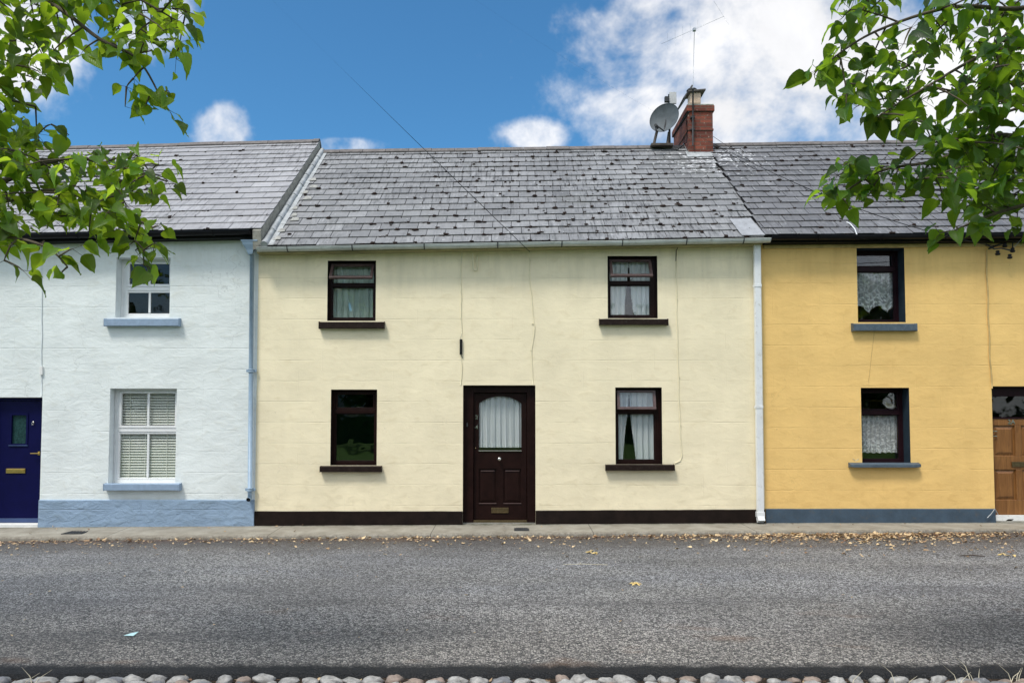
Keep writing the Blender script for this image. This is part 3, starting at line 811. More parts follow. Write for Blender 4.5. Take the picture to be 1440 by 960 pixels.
# gutter + fascia
def fascia(rf, x0, x1, mat, parent, h=.11, y=-.15, drop=.02):
    mb = MB()
    P = []
    for z_ in (-drop-h, -drop):
        P += [Vector((x0, y-.02, rf.ez(x0)+z_)), Vector((x1, y-.02, rf.ez(x1)+z_)), Vector((x1, y, rf.ez(x1)+z_)), Vector((x0, y, rf.ez(x0)+z_))]
    mb.hexa(P)
    P = []
    for z_ in (-drop-h, -drop-h+.015):
        P += [Vector((x0, y, rf.ez(x0)+z_)), Vector((x1, y, rf.ez(x1)+z_)), Vector((x1, .03, rf.ez(x1)+z_)), Vector((x0, .03, rf.ez(x0)+z_))]
    mb.hexa(P)
    return mb.build('fascia', mat, parent)
def gutter(rf, x0, x1, mat, parent, r=.055, y=-.235, drop=.035, brackets=(), bmat='iron', rim=True):
    mb = MB(); n = 10; prof = []
    for k in range(n+1):
        a = math.pi+math.pi*k/n; prof.append((y+r*math.cos(a), r*math.sin(a)))
    for k in range(n, -1, -1):
        a = math.pi+math.pi*k/n; prof.append((y+(r-.004)*math.cos(a), (r-.004)*math.sin(a)+.0005))
    segs = 24; m = len(prof); V = []
    for i in range(segs+1):
        x = lerp(x0, x1, i/segs); z = rf.ez(x)-drop+.006*noise.noise(Vector((x*.8, 0, 0)))
        V += [Vector((x, p, z+q)) for p, q in prof]
    F_ = []
    for i in range(segs):
        for k in range(m): F_.append((i*m+k, i*m+(k+1) % m, (i+1)*m+(k+1) % m, (i+1)*m+k))
    mb.idx(V, F_, sm=True)
    for xe in (x0, x1):
        z = rf.ez(xe)-drop; c = [Vector((xe, y+(r-.002)*math.cos(math.pi+math.pi*k/n), z+(r-.002)*math.sin(math.pi+math.pi*k/n))) for k in range(n+1)]
        mb.face(c)
    if rim:
        mb.tube([(x0, y-r, rf.ez(x0)-drop+.002), (x1, y-r, rf.ez(x1)-drop+.002)], .006, 6)
    gt = mb.build('gutter', mat, parent)
    for bx in brackets:
        mb = MB(); z = rf.ez(bx)-drop
        pts = [(bx, y+(r+.004)*math.cos(math.pi+math.pi*k/8), z+(r+.004)*math.sin(math.pi+math.pi*k/8)) for k in range(9)]
        mb.tube([(bx, y-r-.004, z+.012)]+pts+[(bx, y+r+.03, z+.0)], .008, 6)
        mb.build('gutter_bracket', bmat, gt)
    return gt
M['under_gutter'] = paint('olive_cream_fascia', (.30, .28, .14), .8, .25, 5)  # dull yellow-green for the board behind and below the white gutter
fascia(rf_m, xL+.03, xR-.04, 'under_gutter', cream, .075)
gx = [W(p, 345, -.24).x for p in (405, 496, 597, 700, 790, 875, 965, 1045)]
gutter(rf_m, W(362, 348, -.24).x, W(1083, 338, -.24).x, 'gut_white', cream, .056, brackets=gx)
# plinth
def plinth(parent, x0, x1, ztop, mat, proud=.018, seed=0, zt2=None):
    mb = MB(); n = max(2, int((x1-x0)/.08)); V = []
    for i in range(n+1):
        x = lerp(x0, x1, i/n); zt = lerp(ztop, ztop if zt2 is None else zt2, i/n)+.004*noise.noise(Vector((x*3, seed, 0)))
        V += [Vector((x, -proud-.003*noise.noise(Vector((x*4, seed, 4))), -.3)), Vector((x, -proud-.004*noise.noise(Vector((x*4, seed, 1))), zt-.01)), Vector((x, -proud+.008, zt)), Vector((x, .003, zt+.002))]
    F_ = [(0, 3, 2, 1), (n*4, n*4+1, n*4+2, n*4+3)]
    for i in range(n):
        for k in range(3): F_.append((i*4+k, (i+1)*4+k, (i+1)*4+k+1, i*4+k+1))
    mb.idx(V, F_)
    return mb.build('plinth', mat, parent)
plinth(cream, xL+.002, op_dr[0]-.002, zpy(718.5), 'plinth_brown')
plinth(cream, op_dr[1]+.002, xR-.0, zpy(717.5), 'plinth_brown', zt2=zpy(716), seed=5)
# windows
D = .10
wood_window(cream, op_ul, D, 'brown', zpy(399), 34, right_w=.05, label='upper left window with its top vent propped open')
wood_window(cream, op_ur, D, 'brown', zpy(396), 30, right_w=.09, label='upper right window, vent ajar over white curtain')
wood_window(cream, op_ll, D, 'brown', zpy(578), None, glassm='glass_lawn', right_w=.05, label='lower left window, bare dark glass')
wood_window(cream, op_lr, D, 'brown', zpy(578), 12, right_w=.09, label='lower right window, vent slightly open')
for pxr, sd in (((448, 451.5, 540, 461.5), 1), ((843, 447.5, 940, 456.5), 2), ((449.5, 655, 536, 663.5), 3), ((852, 653, 949, 661.5), 4)):
    sill(cream, pxr, 'sill_brown', seed=sd, proj_=.085)
def inner(op, l=.05, r=.05, b=.05, t=.04): return (op[0]+l, op[1]-r, op[2]+b, op[3]-t)
curtain('net_curtain', inner(op_ul), .175, 'sheer_green', 'dim greenish net curtain behind the upper left window of the cream cottage', 6, .016, seed=2)
curtain('net_curtain', inner(op_ur), .175, 'sheer_white', 'folded white net curtain behind the upper right window of the cream cottage', 8, .02, seed=4, split=(.45, .12))
curtain('net_curtain', inner(op_lr), .175, 'sheer_white', 'long white net curtain behind the lower right window of the cream cottage', 6, .02, seed=8, split=(.3, .16))
# small white burglar alarm lamp / ornament visible high in the lower left window
# door
yd = .14
x0, x1, z0, z1 = op_dr
mb = MB()
zt0 = zwall(0)+.012
lx0, lx1 = W(666, 640, yd).x, W(741, 640, yd).x
mb.box(x0-.01, lx0, yd-.05, yd+.08, zt0, z1+.01); mb.box(lx1, x1+.01, yd-.05, yd+.08, zt0, z1+.01)
ltop = W(700, 552, yd).z
mb.box(lx0, lx1, yd-.05, yd+.08, ltop, z1+.01)
dfr = mb.build('door_frame', 'brown', cream, bevel=.004)
mb = MB(); mb.box(x0, x1, yd-.06, yd+.2, -.05, zt0); mb.build('door_step', 'cement', cream)
mb = MB(); mb.box(lx0+.002, lx1-.002, yd-.045, yd+.06, zt0, zt0+.035); mb.build('threshold', 'dull_brass', dfr, bevel=.003)
# door leaf with arched glazed opening
gx0, gx1 = W(673.5, 600, yd).x, W(733, 600, yd).x; gz0, gz1 = W(703, 633, yd).z, W(703, 557, yd).z; spring = W(703, 567, yd).z
dz0 = zt0+.037; dx0, dx1 = lx0+.004, lx1-.004; yb = yd+.045
def arch(u): return spring+(gz1-spring)*math.sqrt(max(0, 1-(2*u-1)**2)) if True else 0
def archz(u): return spring+(gz1-spring)*(1-abs(2*u-1)**2.2)
mb = MB()
mb.box(dx0, gx0, yd, yb, dz0, ltop-.004); mb.box(gx1, dx1, yd, yb, dz0, ltop-.004)
n = 20
V = []
for i in range(n+1):
    u = i/n; x = lerp(gx0, gx1, u)
    V += [Vector((x, yd, archz(u))), Vector((x, yd, ltop-.004)), Vector((x, yb, ltop-.004)), Vector((x, yb, archz(u)))]
F_ = []
for i in range(n):
    for k in range(4): F_.append((i*4+k, (i+1)*4+k, (i+1)*4+(k+1) % 4, i*4+(k+1) % 4))
mb.idx(V, [tuple(reversed(f)) for f in F_])
pz1, pz0 = W(703, 659, yd).z, W(703, 707.5, yd).z
mb.box(gx0, gx1, yd, yb, pz1, gz0); mb.box(gx0, gx1, yd, yb, dz0, pz0)
mx = (W(698, 680, yd).x, W(708, 680, yd).x)
mb.box(mx[0], mx[1], yd, yb, pz0, pz1)
door = mb.build('door', 'brown', cream, bevel=.003)
for a, b in ((gx0, mx[0]), (mx[1], gx1)):
    mb = MB(); i1 = .05
    mb.box(a-.001, b+.001, yd+.022, yd+.036, pz0-.001, pz1+.001)
    q = [Vector((a+.015, yd+.0215, pz0+.015)), Vector((b-.015, yd+.0215, pz0+.015)), Vector((b-.015, yd+.0215, pz1-.015)), Vector((a+.015, yd+.0215, pz1-.015))]
    w_ = [Vector((a+i1, yd+.006, pz0+i1+.01)), Vector((b-i1, yd+.006, pz0+i1+.01)), Vector((b-i1, yd+.006, pz1-i1)), Vector((a+i1, yd+.006, pz1-i1))]
    mb.idx(q+w_, [(4, 5, 6, 7), (0, 1, 5, 4), (1, 2, 6, 5), (2, 3, 7, 6), (3, 0, 4, 7)])
    mb.build('door_panel', 'brown', door)
    mb = MB(); mb.box(a+.0, b-.0, yd-.012, yd+.004, pz0-.004, pz0+.008); mb.build('moulding', 'sash_brown', door)
    mb = MB(); mb.box(a+.03, b-.03, yd-.004, yd+.012, pz1-.036, pz1-.026); mb.build('moulding', 'sash_brown', door)
mb = MB(); mb.box(gx0-.004, gx1+.004, yd-.016, yd+.01, gz0-.014, gz0-.001); mb.build('glazing_bar', 'chrome', door, bevel=.002)
pane(door, gx0-.01, gx1+.01, gz0-.01, gz1+.01, yd+.026, 'glass')
kn = W(702.5, 645, yd); mb = MB()
mb.lathe([(.0, -.001), (.032, -.001), (.03, .006), (.012, .012), (.011, .035), (.026, .045), (.030, .058), (.022, .070), (0, .074)], (kn.x, yd, kn.z), 'y', 18)
mb.build('door_knob', 'chrome', door)
lb = RC(691, 713.5, 715, 721, yd-.01); mb = MB(); frame(mb, lb[0], lb[1], lb[2], lb[3], yd-.012, yd+.001, .018, .016, .016); mb.box(lb[0]+.02, lb[1]-.02, yd-.007, yd+.001, lb[2]+.018, lb[3]-.018)
mb.build('letter_slot', 'dull_brass', door, bevel=.002)
for s, py in (('2', 586.5), ('4', 600.5)):
    c = W(668.3, py, yd-.004); text_obj(s, 'door_number', .085, (c.x+.022, yd-.002, c.z), 'chrome', door)
mb = MB(); c = W(667, 630, yd); mb.lathe([(0, -.001), (.012, 0), (.012, .008), (0, .01)], (c.x+.02, yd, c.z), 'y', 12); mb.build('lock', 'dull_brass', door)
mb = MB(); c = W(657, 597, yd-.05); mb.box(c.x-.012, c.x+.012, yd-.065, yd-.049, c.z-.03, c.z+.03); mb.build('door_bell', 'iron', dfr, bevel=.003)
curtain('door_curtain', (gx0-.01, gx1+.01, gz0+.045, gz1-.0), .188, 'sheer_white', 'gathered white net curtain behind the arched glass of the brown front door', 7, .016, seed=12)

# ================= BLUE-WHITE HOUSE (left) =================
blue = empty('terraced_house', (-9, 0, 0), 'pale blue-white cottage with navy door and powder blue plinth, left of the three', 'house')
ob_u = RC(163, 362, 239, 446); ob_l = RC(153.5, 546, 247.5, 680)
ob_d = (W(-17, 640).x, W(57.5, 640).x, -.02, zpy(558.5))
ob_l2 = (-11.6, -10.7, ob_l[2], ob_l[3]); ob_u2 = (-11.6, -10.8, ob_u[2], ob_u[3])
mb, mats = facade(blue, 'wall', ['wall_blue', 'blue_plain'], XA, xL, lambda x: rf_l.ez(x)+.12, [ob_u, ob_l, ob_d, ob_l2, ob_u2], .30)
# step where the taller gable rises above the cream roof
house_shell(blue, mb, mats, rf_l, XA+.01, xL-.002)
mb, jl = slate_roof(rf_l, 17, 21, jitter=.7, w=.36)
roof_l = mb.build('roof', ['slate_l', 'underlay'], blue)
moss_on(rf_l, jl, lambda x, v: .13 if v > .1 else .05, roof_l, 9, 17)
ridge_tiles(rf_l, 'ridge', roof_l, rf_l.x0, rf_l.x1, .9)
# verge: slate edge, cement strip and lead roll standing above the cream roof
mb = MB(); n = 14; V = []
xg = rf_l.x1
for i in range(n+1):
    v = i/n; v = lerp(-.01, 1, v)
    top = rf_l.P(xg, v, -.002); bot = rf_m.P(xg, clamp(v, 0, 1), .0); j = .006*noise.noise(Vector((v*9, 0, 0)))
    V += [Vector((xg-.12, top.y, top.z-.0)), Vector((xg+.004, top.y, top.z-.0)), Vector((xg+.006+j, bot.y, bot.z-.02)), Vector((xg-.12, bot.y, bot.z-.05))]
F_ = [(0, 1, 2, 3), (n*4+3, n*4+2, n*4+1, n*4)]
for i in range(n):
    for k in range(4): F_.append((i*4+k, (i+1)*4+k, (i+1)*4+(k+1) % 4, i*4+(k+1) % 4))
mb.idx(V, F_)
mb.build('verge', 'cement', roof_l)
mb = MB()
for i in range(9):
    v0, v1 = i/9, (i+1.06)/9
    pts = [rf_m.P(xg+.055+.008*noise.noise(Vector((lerp(v0, min(v1, 1), t)*7, 0, 0))), lerp(v0, min(v1, 1), t), .035) for t in (0, .25, .5, .75, 1)]
    mb.tube(pts, [.056, .05, .049, .05, .046], 10)
P = [rf_m.P(x, v, h) for h in (.019, .025) for x, v in ((xg, 0), (xg+.19, 0), (xg+.17, 1), (xg, 1))]
mb.hexa(P)
mb.build('flashing', 'lead', roof_l)
M['fascia_dark'] = paint('black_fascia_paint', (.008, .008, .009), .6, .3, 6)
fascia(rf_l, XA, xL-.02, 'fascia_dark', blue, .10)
gutter(rf_l, XA, W(352, 325, -.24).x, 'gut_black', blue, .058, brackets=[W(p, 328, -.24).x for p in (-60, 20, 110, 210, 300)], bmat='gut_black')
plinth(blue, ob_d[1]+.002, xL-.004, zpy(702.5), 'plinth_blue', .03, 2)
plinth(blue, XA, ob_d[0]-.002, zpy(702.5), 'plinth_blue', .03, 3)
mb = MB(); lo = W(300, 640).z
def upvc_window(op, d, trans, xl, lab, gm='glass'):
    x0, x1, z0, z1 = op; x0 = x0+xl; y0 = d; mb = MB()
    if xl > 0: mb.box(op[0]+.001, x0, y0+.01, y0+.06, z0, z1)
    frame(mb, x0, x1+.01, z0-.01, z1+.01, y0, y0+.06, .05, .07, .05)
    mb.box(x0+.05, x1-.04, y0-.004, y0+.055, trans-.03, trans+.03)
    w = mb.build('window', 'upvc', blue, bevel=.004); w['label'] = lab
    for k, (a, b) in enumerate(((z0+.062, trans-.032), (trans+.032, z1-.042))):
        mb = MB(); yy = y0-.012 if k else y0+.006
        frame(mb, x0+.046, x1-.036, a, b, yy, yy+.04, .042 if k else .02, .04 if k else .02, .03)
        xm = (x0+x1)/2+.004
        mb.box(xm-.016, xm+.016, yy+.004, yy+.03, a+.03, b-.03)
        s = mb.build('sash', 'upvc', w, bevel=.003)
        pane(w, x0+.06, x1-.05, a+.018, b-.018, yy+.02, gm)
    return w
upvc_window(ob_u, .15, zpy(403.5), .05, 'upper white window with four dark panes', 'glass_dark')
upvc_window(ob_l, .13, zpy(604.5), .03, 'lower white window with a slatted blind inside')
upvc_window(ob_u2, .17, zpy(403.5), .05, 'far left upper white window'); upvc_window(ob_l2, .17, zpy(604.5), .03, 'far left lower white window')
for pr, sd in (((146, 447, 251, 458), 11), ((145, 679.5, 252, 689.5), 12)): sill(blue, pr, 'sill_blue', seed=sd, proj_=.09)
# blind
bx0, bx1, bz0, bz1 = inner(ob_l, .07, .05, .05, .03); mb = MB(); k = 0; z = bz0
while z < bz1:
    Mx = Matrix.Translation((0, .186, z)) @ Matrix.Rotation(R(46), 4, 'X')
    mb.box(bx0, bx1, -.0215, .0215, -.001, .001, Mx); z += .042; k += 1
for xx in (lerp(bx0, bx1, .18), lerp(bx0, bx1, .82), lerp(bx0, bx1, .45)):
    mb.tube([(xx, .166, bz0), (xx+.0, .166, bz1)], .0035, 5)
tag(mb.build('slatted_blind', 'blind'), 'pale slatted blind inside the lower white window of the blue-white cottage', 'blind')
# navy door
yd = .11; x0, x1, z0, z1 = ob_d
zs_ = zwall(-7.5)
mb = MB(); mb.box(x0+.002, x1-.002, -.03, .3, zs_-.06, zs_+.045); mb.build('door_step', 'white', blue, bevel=.006)
mb = MB(); mb.box(x0-.01, x0+.05, yd-.01, yd+.08, zs_+.046, z1); mb.box(x1-.03, x1+.01, yd-.01, yd+.08, zs_+.046, z1); mb.box(x0+.05, x1-.03, yd-.01, yd+.08, z1-.05, z1+.01)
fr = mb.build('door_frame', 'navy', blue, bevel=.004)
ax0, ax1 = x0+.053, x1-.033; az0 = zs_+.10
wg = RC(16, 583.5, 36.5, 623.5, yd)
mb = MB(); xsx = [ax0, wg[0], wg[1], ax1]
mb.box(ax0, wg[0], yd+.01, yd+.055, az0, z1-.053); mb.box(wg[1], ax1, yd+.01, yd+.055, az0, z1-.053)
mb.box(wg[0], wg[1], yd+.01, yd+.055, az0, wg[2]); mb.box(wg[0], wg[1], yd+.01, yd+.055, wg[3], z1-.053)
frame(mb, wg[0]-.03, wg[1]+.03, wg[2]-.03, wg[3]+.03, yd+.0, yd+.0095, .03)
dn = mb.build('door', 'navy', blue)
pane(dn, wg[0], wg[1], wg[2], wg[3], yd+.03, 'glass_obscure')
mb = MB(); mb.box(wg[0]-.035, wg[1]+.035, yd-.008, yd+.004, wg[2]-.036, wg[2]-.022); mb.build('glazing_bar', 'navy_edge', dn)
mb = MB(); mb.box(ax0, ax1, yd-.012, yd+.012, zs_+.05, zs_+.115); mb.build('weather_bar', 'navy_edge', dn, bevel=.005)
lb = RC(8.5, 658.5, 35.5, 665, yd); mb = MB(); mb.box(lb[0], lb[1], yd-.004, yd+.01, lb[2], lb[3]); mb.box(lb[0]+.02, lb[1]-.02, yd-.009, yd-.004, lb[2]+.014, lb[3]-.012); mb.build('letter_slot', 'brass', dn, bevel=.002)
c = W(50, 637, yd); mb = MB(); mb.tube([(c.x+.05, yd+.01, c.z), (c.x+.05, yd-.04, c.z), (c.x-.05, yd-.045, c.z)], .009, 8); mb.box(c.x+.033, c.x+.067, yd+.003, yd+.01, c.z-.03, c.z+.03); mb.build('door_handle', 'brass', dn)
c = W(46.5, 595, yd); mb = MB(); mb.lathe([(0, 0), (.016, 0), (.014, .012), (0, .016)], (c.x, yd+.01, c.z+.02), 'y', 12)
mb.tube([(c.x+.018*math.sin(a), yd-.01, c.z-.012-.022*math.cos(a)+.01) for a in [k*6.283/10 for k in range(11)]], .004, 6); mb.build('door_knocker', 'chrome', dn)
# blue downpipe with hopper head
def downpipe(parent, top, bot, mat, rx, ry, collars, hopper=None, square=False, shoe=None, cm=None):
    mb = MB(); t, b = Vector(top), Vector(bot)
    if square:
        P = [b+Vector((i*rx, j*ry, 0)) for i, j in ((-1, -1), (1, -1), (1, 1), (-1, 1))]+[t+Vector((i*rx, j*ry, 0)) for i, j in ((-1, -1), (1, -1), (1, 1), (-1, 1))]
        mb.hexa(P)
    else: mb.tube([b, t], rx, 14)
    p = mb.build('downpipe', mat, parent, bevel=.006 if square else 0)
    for py in collars:
        z = py; c = b.lerp(t, (z-b.z)/(t.z-b.z)); mb = MB()
        if square: mb.box(c.x-rx-.006, c.x+rx+.006, c.y-ry-.006, c.y+ry+.012, z-.022, z+.022)
        else:
            mb.lathe([(rx, -.035), (rx+.012, -.03), (rx+.012, -.005), (rx+.003, 0), (rx+.012, .005), (rx+.012, .022), (rx, .028)], (c.x, c.y, z), 'z', 16)
            mb.box(c.x-rx-.045, c.x+rx+.045, c.y+.01, c.y+.035, z-.02, z+.02)
        mb.build('pipe_collar', mat, p, bevel=.003)
    if hopper:
        x, y, z = hopper; mb = MB()
        pr = [(.03, 0), (.045, .03), (.055, .07), (.085, .12), (.105, .15), (.115, .19), (.13, .195), (.13, .215), (.12, .215), (.04, .05)]
        V = []; m_ = 4
        for r, h in pr:
            for i, j in ((-1, -1), (1, -1), (1, 1), (-1, 1)): V.append(Vector((x+i*r, y+j*r*.62, z+h)))
        F_ = []
        for i in range(len(pr)-1):
            for k in range(4): F_.append((i*4+k, i*4+(k+1) % 4, (i+1)*4+(k+1) % 4, (i+1)*4+k))
        F_.append(tuple((len(pr)-1)*4+k for k in range(4)))
        mb.idx(V, F_); mb.build('hopper_head', mat, p, bevel=.004)
    return p
tp = W(354.5, 358, -.07); bt = W(351.5, 690, -.07)
bp = downpipe(blue, tp, bt, 'pipe_blue', .034, .034, [zpy(521, -.07), zpy(688, -.07)], hopper=(tp.x, -.14, zpy(358, -.14)))
mb = MB(); c = W(350.5, 702, -.09)
mb.tube([(bt.x, -.07, bt.z+.02), (bt.x, -.072, c.z+.03), (c.x, -.085, c.z+.005), (c.x, -.135, c.z)], .033, 14, caps=False); mb.build('pipe_shoe', 'pipe_blue', bp)
mb = MB(); mb.lathe([(0, .0), (.031, .0)], (c.x, -.12, c.z+.001), 'y', 14); mb.build('pipe_mouth_shade', 'black', bp)  # black disc stands in for the unlit hollow of the pipe

# ================= OCHRE HOUSE (right) =================
ochre = empty('terraced_house', (8, 0, 0), 'yellow ochre terraced cottage with slate blue sills and oak door, right of the three', 'house')
oy_u = RC(1205.5, 348.5, 1272.5, 453); oy_l = RC(1211.5, 545, 1279.5, 652)
oy_d = (W(1397, 640).x, W(1484, 640).x, .03, zpy(543))
o2u = (11.0, 11.75, oy_u[2], oy_u[3]); o2l = (11.0, 11.75, oy_l[2], oy_l[3])
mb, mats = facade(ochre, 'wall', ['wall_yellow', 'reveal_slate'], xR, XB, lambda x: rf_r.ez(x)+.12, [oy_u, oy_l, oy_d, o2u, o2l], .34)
house_shell(ochre, mb, mats, rf_r, xR+.002, XB-.01)
mb, jr = slate_roof(rf_r, 17, 31, jitter=1.25, shift=.11)
roof_r = mb.build('roof', ['slate_r', 'underlay'], ochre)
moss_on(rf_r, jr, lambda x, v: clamp(.34+.4*noise.noise(Vector((x*.7, v*3, 4))), .1, .8), roof_r, 6, 17)
ridge_tiles(rf_r, 'ridge', roof_r, rf_r.x0, rf_r.x1)
fascia(rf_r, xR+.02, XB, 'fascia_dark', ochre, .085)
gutter(rf_r, xR+.08, XB, 'gut_black', ochre, .056, drop=.03, brackets=[W(p, 335, -.24).x for p in (1150, 1240, 1330, 1420, 1500)], bmat='gut_black')
mb = MB(); P = []
za, zb = rf_r.ez(xR)-.165, rf_r.ez(XB)-.165
P = [Vector((xR+.03, -.03, za)), Vector((XB, -.03, zb)), Vector((XB, .002, zb)), Vector((xR+.03, .002, za))]
P += [p+Vector((0, 0, .06)) for p in P]
mb.hexa(P); mb.build('cornice', 'ochre_plain', ochre, bevel=.01)
plinth(ochre, xR+.01, oy_d[0]-.002, zpy(715), 'plinth_slate', .02, 6)
plinth(ochre, oy_d[1]+.002, XB, zpy(715), 'plinth_slate', .02, 7)
D2 = .20
def offs(px, y, pym=600): return W(px, pym, y).x
w1 = wood_window(ochre, oy_u, D2, 'maroon', zpy(379, D2), None, right_w=.05, label='upper maroon window with lace curtain')
w2 = wood_window(ochre, oy_l, D2, 'maroon', zpy(580, D2), None, right_w=.05, label='lower maroon window with lace curtain')
wood_window(ochre, o2u, D2, 'maroon', zpy(379, D2), None, label='far right upper maroon window'); wood_window(ochre, o2l, D2, 'maroon', zpy(580, D2), None, label='far right lower maroon window')
sill(ochre, (1200, 454, 1290, 465), 'sill_slate', seed=21, proj_=.08)
mb = MB(); a, b, c, d = RC(1197, 652.5, 1296, 657.5, -.1)
n = 16; V = []
for i in range(n+1):
    x = lerp(a, b, i/n); e = 0 if 0 < i < n else .01; q = .006*noise.noise(Vector((x*6, 0, 0)))
    V += [Vector((x, -.10+e*2+q, c+.004+e)), Vector((x, -.10+e*2+q, d-.004)), Vector((x, .002, d+.022)), Vector((x, .002, c+.004))]
F_ = [(0, 3, 2, 1), (n*4, n*4+1, n*4+2, n*4+3)]
for i in range(n):
    for k in range(4): F_.append((i*4+k, (i+1)*4+k, (i+1)*4+(k+1) % 4, i*4+(k+1) % 4))
mb.idx(V, F_); mb.build('sill', 'sill_slate', ochre, bevel=.004)['label'] = 'thin worn stone sill'
iu = inner(oy_u); il = inner(oy_l)
zc = zpy(443, .33)
curtain('lace_curtain', (iu[0], iu[1], zpy(441, .33), zpy(382, .33)), .275, 'lace', 'scalloped white lace curtain behind the upper maroon window of the ochre cottage', 7, .014, seed=21, scallop=(2.2, .12))
curtain('lace_curtain', (il[0], il[1], zpy(637, .33), zpy(580, .33)), .275, 'lace_fine', 'half-height white lace curtain behind the lower maroon window of the ochre cottage', 8, .014, seed=25, scallop=(7, .02))
a, b, c, d = RC(1244, 565, 1264, 573, .31); mb = MB()
mb.idx([(a, .30, d), (b, .32, lerp(c, d, .25)), (b, .32, c), (a+.02, .30, c), (a, .304, d), (b, .324, lerp(c, d, .25)), (b, .324, c), (a+.02, .304, c)], [(0, 3, 2, 1), (4, 5, 6, 7), (0, 1, 5, 4), (1, 2, 6, 5), (2, 3, 7, 6), (3, 0, 4, 7)])
tag(mb.build('folded_card', 'paper'), 'folded beige card standing on the transom inside the lower ochre cottage window', 'card')
# oak door
yd = .10; x0, x1, z0, z1 = oy_d; zs_ = zwall(8)
tz = zpy(588.5, yd)
mb = MB(); mb.box(x0-.01, x0+.035, yd, yd+.09, zs_+.02, z1+.01); mb.box(x1-.06, x1+.01, yd, yd+.09, zs_+.02, z1+.01); mb.box(x0+.035, x1-.06, yd, yd+.09, zpy(557, yd), z1+.01); mb.box(x0+.035, x1-.06, yd, yd+.07, tz+.0, tz+.022)
df2 = mb.build('door_frame', 'maroon', ochre, bevel=.004)
pane(df2, x0+.03, x1-.055, tz+.02, zpy(556, yd), yd+.04, 'glass_dark')['label'] = 'dark transom pane'
dx0, dx1 = x0+.037, x1-.062; dzb = zpy(723.5, yd); dzt = tz-.003
mb = MB(); mb.box(x0, x1, yd-.06, .3, -.05, zs_+.015); mb.build('door_step', 'cement', ochre)
mb = MB(); mb.box(x0+.036, x1-.06, yd-.03, yd+.05, zs_+.016, dzb-.004); mb.build('threshold', 'white', df2, bevel=.004)
xm = (dx0+dx1)/2; st = .10; ms = .10
Z = [zpy(p, yd) for p in (723.5, 703, 660, 641, 598, 588.5)]
mb = MB()
mb.box(dx0, dx0+.045, yd+.01, yd+.055, dzb, dzt); mb.box(dx1-.07, dx1, yd+.01, yd+.055, dzb, dzt)
ax, bx = dx0+.045, dx1-.07
mb.box(ax, bx, yd+.01, yd+.055, dzb, Z[1]); mb.box(ax, bx, yd+.01, yd+.055, Z[2], Z[3]); mb.box(ax, bx, yd+.01, yd+.055, Z[4], dzt)
mb.box(xm-ms/2, xm+ms/2, yd+.01, yd+.055, Z[1], Z[2]); mb.box(xm-ms/2, xm+ms/2, yd+.01, yd+.055, Z[3], Z[4])
do = mb.build('door', 'oak', ochre, bevel=.005)
for (za_, zb_) in ((Z[1], Z[2]), (Z[3], Z[4])):
    for a, b in ((ax, xm-ms/2), (xm+ms/2, bx)):
        mb = MB(); i0, i1 = .02, .06
        mb.box(a-.001, b+.001, yd+.034, yd+.045, za_-.001, zb_+.001)
        q = [Vector((a+i0, yd+.0335, za_+i0)), Vector((b-i0, yd+.0335, za_+i0)), Vector((b-i0, yd+.0335, zb_-i0)), Vector((a+i0, yd+.0335, zb_-i0))]
        w_ = [Vector((a+i1, yd+.014, za_+i1)), Vector((b-i1, yd+.014, za_+i1)), Vector((b-i1, yd+.014, zb_-i1)), Vector((a+i1, yd+.014, zb_-i1))]
        mb.idx(q+w_, [(4, 5, 6, 7), (0, 1, 5, 4), (1, 2, 6, 5), (2, 3, 7, 6), (3, 0, 4, 7)])
        mb.build('door_panel', 'oak', do)
a, b, c, d = RC(1423, 649, 1457, 656, yd); mb = MB(); frame(mb, a, b, c, d, yd-.004, yd+.011, .016, .016, .016); mb.box(a+.016, b-.016, yd+.0, yd+.0105, c+.016, d-.016); mb.build('letter_slot', 'dull_brass', do, bevel=.002)
c = W(1421.5, 593, yd); text_obj('2A', 'door_number', .10, (c.x+.01, yd+.006, c.z), 'chrome', do)
for py in (606, 613): 
    c = W(1399.5, py, yd); mb = MB(); mb.box(c.x-.03, c.x+.03, yd-.004, yd+.004, c.z-.007, c.z+.007); mb.build('hinge', 'chrome', df2)
# white square downpipe on the party line (belongs to the cream cottage's gutter)
tp = W(1064.5, 345, -.10); bt = W(1069, 722, -.07)
wp = downpipe(cream, (tp.x, -.09, zpy(343, -.1)), bt, 'pipe_white', .050, .035, [zpy(402, -.08), zpy(572, -.07)], square=True)
mb = MB(); mb.box(bt.x-.058, bt.x+.058, -.115, -.025, bt.z-.05, bt.z+.03)
Mx = Matrix.Translation((bt.x, -.075, bt.z-.05)) @ Matrix.Rotation(R(-28), 4, 'X')
for q in ((-.052, -.042, -.045, .045), (.042, .052, -.045, .045), (-.042, .042, -.045, -.035), (-.042, .042, .035, .045)):
    mb.box(q[0], q[1], q[2], q[3], -.075, .01, Mx)
mb.build('pipe_shoe', 'pipe_white', wp, bevel=.004)
mb = MB(); mb.box(bt.x-.041, bt.x+.041, -.034, .034, -.05, -.045, Mx); mb.build('pipe_mouth_shade', 'black', wp)  # black plate in place of the shade inside the open shoe

